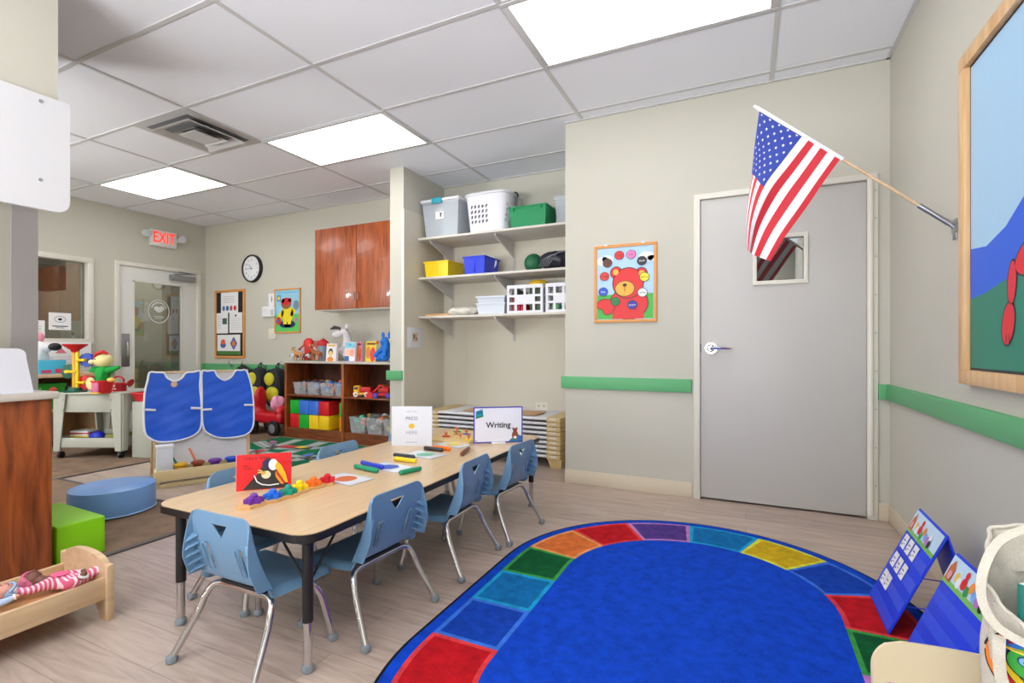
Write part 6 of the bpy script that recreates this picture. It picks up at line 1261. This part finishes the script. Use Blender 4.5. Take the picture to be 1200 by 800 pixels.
P_ = onT(.06, .075); b = MB(); M_ = Matrix.Translation(P_) @ Matrix.Rotation(math.atan2(ee.y, ee.x), 4, 'Z'); b.box(-.048, .052, -.03, .035, 0, .20, mat('frosted_box', (228, 232, 240), .3, var=.02), .008, M=M_); b.box(-.052, .056, -.034, .039, .19, .212, PAPER, .006, M=M_); one(b, 'paper_towel_box', 'tall translucent white box at the left end of the easel tray', 'box', P_)
# ================================================================= SAND TABLE WITH TOYS
SC = Vector((-5.035, 2.53, 0)); sa_ = Vector((-.905, -.425, 0)).normalized(); sb_ = Vector((-.52, .854, 0)).normalized(); MS = frame(SC, sb_.cross(Vector((0, 0, 1))), sb_)
ang_s = math.atan2(sa_.y, sa_.x); STH = .592
# local axes: X along the front (to the left), Y away from the camera
MS = Matrix((( sa_.x, -sa_.y*-1 if False else -sa_.y, 0, 0), (sa_.y, sa_.x, 0, 0), (0, 0, 1, 0), (0, 0, 0, 1)))
MS = Matrix.Translation(SC) @ Matrix.Rotation(ang_s, 4, 'Z') @ Matrix.Diagonal((1, -1, 1, 1))
SGR = mat('sand_table_grey', (188, 190, 178), .45, var=.02)
stt = thing('sand_table', 'grey plastic sand and water table on casters with a lower shelf', 'sand table', SC)
TWd, TDp = .60, .52
b = MB(); b.box(-.01, TWd+.01, -.01, TDp+.01, STH-.012, STH, SGR, .004, M=MS); b.box(0.01, TWd-.01, .01, TDp-.01, STH-.175, STH-.012, SGR, .006, M=MS); b.build('basin', stt)
b = MB(); b.box(.02, TWd-.02, .02, TDp-.02, .135, .148, SGR, M=MS)
for (x0, x1, y0, y1) in ((.02, TWd-.02, .0, .012), (.02, TWd-.02, TDp-.012, TDp), (.0, .012, .02, TDp-.02), (TWd-.012, TWd, .02, TDp-.02)): b.box(x0, x1, y0, y1, .105, .19, SGR, .002, M=MS)
b.build('lower_shelf', stt)
for (x, y, sx, sy) in ((0, 0, 1, 1), (TWd, 0, -1, 1), (0, TDp, 1, -1), (TWd, TDp, -1, -1)):
    b = MB(); n0 = -.006
    for (ax) in (0, 1):
        a0, a1_ = (.105, .052)
        pts = [(0, .075), (a1_, .075), (a0, STH-.012), (0, STH-.012)]
        if ax == 0: M_ = MS @ frame((x, y+sy*n0, 0), (sx, 0, 0), (0, 0, 1))
        else: M_ = MS @ frame((x+sx*n0, y, 0), (0, sy, 0), (0, 0, 1))
        b.prism(pts, -.006, .006, SGR, M=M_)
    for z in (STH-.06, STH-.15): b.cyl((x+sx*.085, y-sy*.012, z), (x+sx*.085, y-sy*.018, z), .006, STEEL, M=MS, n=10)
    l = b.build('leg', stt)
    b = MB(); xx, yy = x+sx*.03, y+sy*.03; b.cyl((xx, yy, .05), (xx, yy, .085), .008, STEEL, M=MS, n=10); b.cyl((xx-.012, yy, .036), (xx+.012, yy, .036), .030, BLACK, M=MS, n=20); b.box(xx-.018, xx+.018, yy-.018, yy+.018, .04, .066, BLACK, .005, M=MS); b.build('caster', l)
def SP(X, Y, Z): return MS @ Vector((X, Y, Z))
P_ = at(88, 459, z=STH)
t = thing('water_wheel_tower', 'yellow water wheel tower with red funnel and coloured wheels on the sand table', 'toy', P_)
ux = Vector((cos(YAW), sin(YAW), 0)); uy = Vector((-sin(YAW), cos(YAW), 0)); MP = frame(P_, ux, uy)
DG = C(14, 86, 66); b = MB(); b.lathe([(.088, 0), (.090, .010), (.060, .016), (.05, .035), (.045, .04)], DG, M=MP, n=28); b.build('base', t)
b = MB(); b.box(.006, .036, -.012, .012, .03, .37, YEL, .005, M=MP); b.box(-.040, -.014, .01, .035, .03, .37, C(236, 170, 30), .005, M=MP)
for z, x1 in ((.085, .10), (.185, -.06), (.29, .10)): b.tube([(.02, -.014, z), (x1, -.014, z)], .012, YEL, M=MP, n=10)
b.build('column', t)
b = MB(); b.lathe([(.026, .36), (.035, .385), (.090, .425), (.094, .437), (.085, .437), (.03, .40)], RED, M=MP, n=28); b.build('funnel', t)
for z, x, c_, r_ in ((.085, .08, C(206, 26, 34), .062), (.185, -.075, DG, .062), (.29, .085, C(30, 70, 180), .058)):
    b = MB(); pts = [(x+r_*(1+.10*(k % 2))*cos(2*pi*k/20), z+r_*(1+.10*(k % 2))*sin(2*pi*k/20)) for k in range(20)]; b.prism(pts, -.035, -.0, c_, M=MP @ frame((0, .012, 0), (1, 0, 0), (0, 0, 1))); b.cyl((x, -.016, z), (x, .06, z), .014, YEL, M=MP, n=12); b.build('wheel', t)
# puppet
P_ = at(120, 460.5, z=STH); MP = frame(P_, ux, uy); CREAMF = mat('puppet_cream', (240, 226, 160), .9, var=.03); PGR = mat('puppet_green', (24, 156, 60), .9, var=.08, scale=15)
t = thing('red_bucket', 'red plastic bucket holding the green puppet on the sand table', 'bucket', P_); b = MB(); b.lathe([(.062, 0), (.085, .105), (.092, .108), (.090, .116), (.078, .112), (.056, .006)], RED, M=MP, n=28); b.build('pail', t)
b = MB(); b.box(-.03, .03, -.083, -.066, .004, .10, C(220, 110, 150), .006, M=MP); b.box(-.035, .035, -.09, -.06, 0, .012, YEL, .004, M=MP); b.build('spout_panel', t)
t = thing('bird_puppet', 'green bird hand puppet with cream head and red crest standing in the red bucket', 'puppet', P_+Vector((0, 0, .05)))
b = MB(); J = [(0, 0, .05, .055), (0, 0, .14, .058), (0, 0, .21, .048), (0, 0, .25, .030), (-.04, 0, .20, .03), (-.085, -.01, .21, .022), (-.11, -.01, .19, .012), (.05, 0, .20, .03), (.11, -.01, .215, .024), (.165, -.01, .235, .016)]
J = [(*(MP @ Vector(j[:3])), j[3]) for j in J]; skin(b, J, [(0, 1), (1, 2), (2, 3), (2, 4), (4, 5), (5, 6), (2, 7), (7, 8), (8, 9)], PGR); bd2 = b.build('body', t)
b = MB(); b.ell((.005, 0, .292), (.080, .06, .062), CREAMF, M=MP); hd = b.build('head', t)
b = MB(); b.ell((-.062, -.03, .277), (.032, .03, .022), CREAMF, M=MP, n=12); b.build('beak', hd)
b = MB(); b.ell((-.05, -.065, .09), (.042, .014, .055), CREAMF, M=MP, n=14); b.build('wing', bd2)
b = MB(); b.ell((.10, -.03, .12), (.035, .02, .02), C(240, 200, 90), M=MP, n=12); b.build('claw', bd2)
b = MB(); b.tube([(-.045, -.04, .302), (-.015, -.045, .349), (.03, -.03, .369), (.06, -.01, .349)], [.008, .016, .016, .008], C(214, 30, 36), M=MP, n=10); b.build('crest', hd)
for x in (-.045, -.02): b = MB(); b.ell((x, -.054, .302), .006, BLACK, M=MP, n=10); b.build('eye', hd)
P_ = at(139, 458, z=STH); MP = frame(P_, ux, uy); DR = C(186, 20, 34); t = thing('watering_can', 'red toy watering can at the corner of the sand table', 'watering can', P_)
b = MB(); b.lathe([(.060, 0), (.062, .012), (.052, .070), (.050, .078), (.044, .076)], DR, M=MP, n=28); b.ell((0, -.055, .05), (.010, .004, .010), C(250, 220, 190), M=MP, n=10); b.box(-.02, .02, -.060, -.055, .018, .028, PAPER, M=MP); b.build('can_body', t)
b = MB(); b.tube([(-.045+0, 0, .07)]+[(-.002+.052*cos(a), 0, .085+.052*sin(a)) for a in [pi-pi*k/10 for k in range(11)]], .008, DR, M=MP, n=8); b.build('handle', t)
b = MB(); b.tube([(.045, 0, .03), (.085, 0, .075), (.10, 0, .095)], [.012, .009, .008], DR, M=MP, n=10); b.tube([(.085, 0, .085), (.115, 0, .075)], [.010, .038], DR, M=MP, n=16); b.build('spout', t)
b = MB(); c_ = at(172, 462, x=-5.15); M_ = frame((-5.40, 2.95, .44), (.9, .4, 0), (-.4, .9, 0)); bin_(b, 0, .20, 0, .30, .05, .13, C(206, 30, 40), .02); M3 = Matrix.Translation((-5.02, 2.60, .46)) @ Matrix.Rotation(.3, 4, 'Z'); b.bm.transform(M3); tr_ = one(b, 'sand_tray', 'red plastic tray sticking out beside the sand table behind the smock', 'tray', M3 @ Vector((.1, .15, .05)))
b = MB(); b.box(.0, .2, .0, .30, 0, .508, SGR, .01, M=M3 @ Matrix.Translation((0, 0, -.46))); one(b, 'side_stand', 'grey stand beside the sand table under the red tray', 'stand', M3 @ Vector((.1, .15, -.46)))
# lower shelf items
MBk = [C(236, 232, 226), C(60, 50, 60), C(226, 200, 60), C(240, 236, 230), C(190, 70, 70), C(236, 236, 240)]
for k in range(6):
    b = MB(); M_ = MS @ TR(.47, .16, .1485+k*.0145, rz=.1*sin(k*3)); b.box(-.085, .085, -.06, .06, 0, .014, MBk[k], .002, M=M_); one(b, 'flat_book', ['bottom', 'second lowest', 'third', 'fourth', 'fifth', 'topmost'][k]+' flat book in the stack on the sand table shelf', 'book', M_.translation, 'stacked books under the sand table')
t = thing('toy_bowl', 'blue toy bowl on the lower shelf of the sand table', 'bowl', SP(.30, .10, .1485)); b = MB(); b.ell((.30, .10, .185), (.065, .05, .05), C(20, 40, 190), M=MS, n=20); b.box(.235, .365, .05, .15, .1485, .168, C(90, 110, 190), .006, M=MS); b.build('bowl_body', t)
b = MB(); b.box(.12, .24, .10, .30, .1485, .20, C(150, 150, 60), .01, M=MS); one(b, 'toy_tray', 'olive toy tray on the lower shelf of the sand table', 'toy', SP(.18, .2, .1485))
t = thing('toy_house', 'yellow and green toy house on the lower shelf right end', 'toy', SP(.05, .36, .1485)); b = MB(); b.box(.01, .10, .28, .44, .1485, .20, C(40, 200, 60), .006, M=MS); b.build('base', t); b = MB(); b.cyl((.055, .30, .245), (.055, .40, .245), .055, C(230, 206, 40), M=MS, n=20); b.build('arch', t)
# ================================================================= LOW SHELF UNDER THE WINDOW
t = thing('low_cabinet', 'low maple shelf unit below the interior window, behind the sand table', 'cabinet', (-6.4, 2.3, 0))
b = MB(); b.box(XL+.03, -6.15, 1.7, 2.95, .70, .735, MAPLE, .003)
for y in (1.7, 2.30, 2.91): b.box(XL+.03, -6.16, y, y+.035, 0, .70, MAPLE, .002)
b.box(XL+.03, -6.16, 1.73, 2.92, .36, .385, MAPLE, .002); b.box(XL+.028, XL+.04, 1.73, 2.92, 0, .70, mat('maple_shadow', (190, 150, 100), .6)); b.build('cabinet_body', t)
t = thing('tissue_box', 'turquoise tissue box on the maple shelf behind the sand table', 'box', (-6.3, 2.50, .735)); b = MB(); b.box(-6.37, -6.24, 2.42, 2.64, .735, .87, C(70, 180, 214), .006); b.build('carton', t); b = MB(); b.rect(.02, .1, .01, .04, C(200, 60, 110), frame((-6.239, 2.42, .735), (0, 1, 0), (0, 0, 1)), .001); b.rect(.13, .2, .01, .05, C(214, 50, 90), frame((-6.239, 2.42, .735), (0, 1, 0), (0, 0, 1)), .001); b.build('printed_flowers', t)
t = thing('plush_puppy', 'white plush puppy with black nose patch behind the tissue box', 'plush toy', (-6.45, 2.52, .735)); PW = mat('plush_white2', (234, 234, 236), .95, var=.03)
b = MB(); skin(b, [(-6.45, 2.50, .82, .07), (-6.44, 2.50, .92, .05), (-6.42, 2.51, 1.01, .075), (-6.36, 2.58, .99, .045), (-6.40, 2.44, .85, .03), (-6.36, 2.43, .78, .03), (-6.42, 2.60, .86, .03), (-6.43, 2.62, .79, .03)], [(0, 1), (1, 2), (2, 3), (1, 4), (4, 5), (1, 6), (6, 7)], PW); bp_ = b.build('body', t)
b = MB(); b.ell((-6.33, 2.585, 1.005), (.03, .055, .04), BLACK, n=14); b.build('nose_patch', bp_)
for y in (2.46, 2.51): b = MB(); b.ell((-6.43, y, 1.10), (.02, .03, .05), C(236, 150, 170), n=12); b.build('ear', bp_)
b = MB(); b.box(-6.62, -6.61, 2.62, 3.02, .737, 1.06, PAPER, .001); M_ = frame((-6.6095, 2.62, .737), (0, 1, 0), (0, 0, 1)); b.poly([(.08, .20), (.18, .20), (.13, .26)], C(226, 130, 150), M_, .0006); 
for k in range(5): b.rect(.05, .35, .04+.03*k, .044+.03*k, C(180, 190, 200), M_, .0006)
one(b, 'paper_chart', 'white paper chart with pink shape leaning behind the water wheel tower', 'paper', (-6.6, 2.8, .737))
t = thing('plastic_bin', 'dark green bin with toys inside the maple shelf unit', 'bin', (-6.3, 2.45, .385)); b = MB(); bin_(b, -6.45, -6.2, 2.36, 2.62, .386, .64, C(30, 140, 40), .02); b.ell((-6.25, 2.42, .60), (.05, .04, .04), C(90, 200, 60), n=12); b.ell((-6.24, 2.52, .58), (.05, .05, .04), C(220, 90, 70), n=12); b.build('bin_body', t)
t = thing('grey_bowl', 'translucent grey tub inside the maple shelf unit', 'bin', (-6.3, 2.75, .385)); b = MB(); bin_(b, -6.45, -6.2, 2.655, 2.90, .386, .60, mat('tub_grey', (168, 170, 178), .35, var=.02), .015); b.build('bin_body', t)
# ================================================================= RIDE-ON CAR, BACKPACKS
t = thing('ride_on_car', 'red ride-on toy car parked between the easel and toy shelf', 'ride-on toy', (-5.1, 4.05, 0)); CRD = mat('car_red', (206, 18, 36), .28, var=.02, coat=.3)
b = MB(); CY = 4.03
b.ell((-5.30, CY, .235), (.19, .135, .145), CRD, n=28, k=18); b.ell((-5.165, CY, .40), (.040, .085, .145), CRD, n=24, k=16); b.ell((-5.40, CY, .19), (.10, .12, .08), CRD, n=20)
b.box(-5.30, -4.72, CY-.11, CY+.11, .13, .255, CRD, .04, seg=4); b.ell((-4.78, CY, .27), (.06, .11, .07), CRD, n=20)
bo = b.build('car_body', t); md = bo.modifiers.new('rm', 'REMESH'); md.mode = 'VOXEL'; md.voxel_size = .011; md.use_smooth_shade = True; apply_mods(bo)
bo.data.materials.clear(); bo.data.materials.append(CRD); ms_ = bo.modifiers.new('sm', 'SMOOTH'); ms_.iterations = 8; apply_mods(bo)
for pl in bo.data.polygons: pl.material_index = 0; pl.use_smooth = True
for x in (-5.15, -4.80):
    for y in (CY-.115, CY+.115):
        b = MB(); b.lathe([(.0, -.028), (.065, -.028), (.086, -.018), (.088, .018), (.065, .028), (.0, .028)], BLACK, M=frame((x, y, .089), (1, 0, 0), (0, 0, 1)), n=28, caps=False); wl_ = b.build('wheel', t)
        b = MB(); b.lathe([(.046, -.031), (.05, -.029), (.05, .029), (.046, .031)], C(140, 140, 146), M=frame((x, y, .089), (1, 0, 0), (0, 0, 1)), n=20); b.build('hubcap', wl_)
b = MB(); PKC = mat('pink_cloth', (236, 160, 190), .9, var=.15, scale=25); b.grid(lambda u, v: (-4.88+.085*cos(2*pi*u)*sin(pi*v)*(1+.15*sin(6*pi*u)), 4.03+.07*sin(2*pi*u)*sin(pi*v), .278+.08-.08*cos(pi*v)+.02*sin(8*pi*u)*sin(pi*v)), 36, 12, PKC); one(b, 'pink_jacket', 'crumpled pink patterned cloth on the seat of the red car', 'cloth', (-4.88, 4.03, .26))
BKF = mat('bag_fabric_black', (30, 32, 38), .7, var=.15, scale=20); BYL = mat('bag_fabric_yellow', (206, 200, 40), .7, var=.06)
def backpack(x, z, w, h, lab, y=4.355-.10):
    t = thing('backpack', lab, 'backpack', (x, y, z), 0, 'backpacks hanging on the green rail')
    b = MB(); b.grid(lambda u, v: (x+w*.5*math.copysign(abs(cos(2*pi*u))**.7, cos(2*pi*u))*sin(pi*v)**.3*(1-.12*v), y+.09*math.copysign(abs(sin(2*pi*u))**.7, sin(2*pi*u))*sin(pi*v)**.3, z+h*v), 40, 16, BKF); b.build('pack_body', t)
    b = MB(); b.ell((x+w*.05, y-.080, z+h*.24), (w*.38, .035, h*.22), BYL, n=18); b.build('pocket', t)
    b = MB(); b.ell((x-w*.12, y-.082, z+h*.66), (w*.30, .030, h*.19), BYL, n=16); b.build('flap', t)
    for sx in (-1, 1): b = MB(); b.tube(smooth_path([(x+sx*w*.22, y-.06, z+h*.92), (x+sx*w*.48, y-.08, z+h*.6), (x+sx*w*.46, y-.08, z+h*.15), (x+sx*w*.2, y-.05, z-.05)], 4), .012, BKF, n=8); b.build('shoulder_strap', t)
    b = MB(); b.tube(smooth_path([(x-.03, y, z+h*.98), (x, y+.02, z+h+.05), (x+.03, y, z+h*.98)], 4), .007, BKF, n=8); b.build('hang_loop', t)
backpack(-5.47, .33, .25, .43, 'black and yellow backpack hanging on the green rail, left of the pair')
backpack(-5.16, .34, .28, .42, 'black and yellow backpack hanging nearest the toy shelf')
b = MB(); b.grid(lambda u, v: (-5.80+.18*math.copysign(abs(cos(2*pi*u))**.7, cos(2*pi*u))*sin(pi*v)**.5, 4.275+.07*sin(2*pi*u)*sin(pi*v)**.5, .36+.42*v), 36, 14, BKF); b.tube([(-5.85, 4.275, .77), (-5.85, YB-.075, .79), (-5.83, 4.275, .77)], .006, BKF, n=8); one(b, 'dark_bag', 'plain dark bag hanging on the green rail behind the easel', 'bag', (-5.8, 4.25, .36))
for k, (x, lab) in enumerate(((-5.85, 'coat hook above the dark bag'), (-5.47, 'coat hook holding the left backpack'), (-5.16, 'coat hook holding the right backpack'), (-6.1, 'empty coat hook left of the dark bag'))):
    b = MB(); b.box(x-.012, x+.012, YB-.028, YB-.022, .74, .785, STEEL, .002); b.tube([(x, YB-.028, .775), (x, YB-.07, .785), (x, YB-.085, .81), (x, YB-.07, .83)], .006, STEEL, n=8); b.tube([(x, YB-.028, .755), (x, YB-.055, .745), (x, YB-.065, .765)], .005, STEEL, n=8); one(b, 'coat_hook', lab, 'hook', (x, YB-.02, .76), 'coat hooks on the green rail')
# ================================================================= CAMERA
cam = bpy.data.cameras.new('camera'); co = bpy.data.objects.new('camera', cam); COL.objects.link(co)
co.location = (0, 0, CAMH); co.rotation_euler = (pi/2, 0, YAW)
cam.sensor_fit = 'HORIZONTAL'; cam.sensor_width = 36; cam.lens = FPX*36/1200; cam.shift_y = (CYPX-400)/1200; cam.clip_start = .02
scene.camera = co
wd = bpy.data.worlds.new('world'); scene.world = wd; wd.use_nodes = True
wd.node_tree.nodes['Background'].inputs['Color'].default_value = (.8, .85, .9, 1); wd.node_tree.nodes['Background'].inputs['Strength'].default_value = .3
for nm, loc, sx, sy, en in (('corridor_fill', (-7.6, 2.6, 2.58), .6, 1.2, 30), ('corridor_fill', (-7.9, 4.7, 2.58), .6, .6, 14)):  # added fill lights that brighten the corridor, no fixture modelled
    L_ = bpy.data.lights.new(nm, 'AREA'); L_.shape = 'RECTANGLE'; L_.size = sx; L_.size_y = sy; L_.energy = en; L_.color = (1, .97, .92)
    lo = bpy.data.objects.new(nm, L_); COL.objects.link(lo); lo.location = loc
# added fill lights, tilted up through the two added windows to brighten the ceiling
for nm, loc, rot, sx, sy, en in (('rear_ceiling_fill', (-2, -2.95, .85), (pi/2+radians(76), 0, 0), 4.3, .5, 520), ('side_ceiling_fill', (XL-.35, -1.3, .9), (pi/2+radians(70), 0, -pi/2), 1.7, .5, 420)):
    L_ = bpy.data.lights.new(nm, 'AREA'); L_.shape = 'RECTANGLE'; L_.size = sx; L_.size_y = sy; L_.energy = en; L_.color = (.93, .965, 1)
    lo = bpy.data.objects.new(nm, L_); COL.objects.link(lo); lo.location = loc; lo.rotation_euler = rot
vs = scene.view_settings; scene.display_settings.display_device = 'sRGB'
vs.view_transform = 'Standard'; vs.look = 'None'; vs.gamma = 1; vs.use_curve_mapping = False; vs.exposure = 0.04
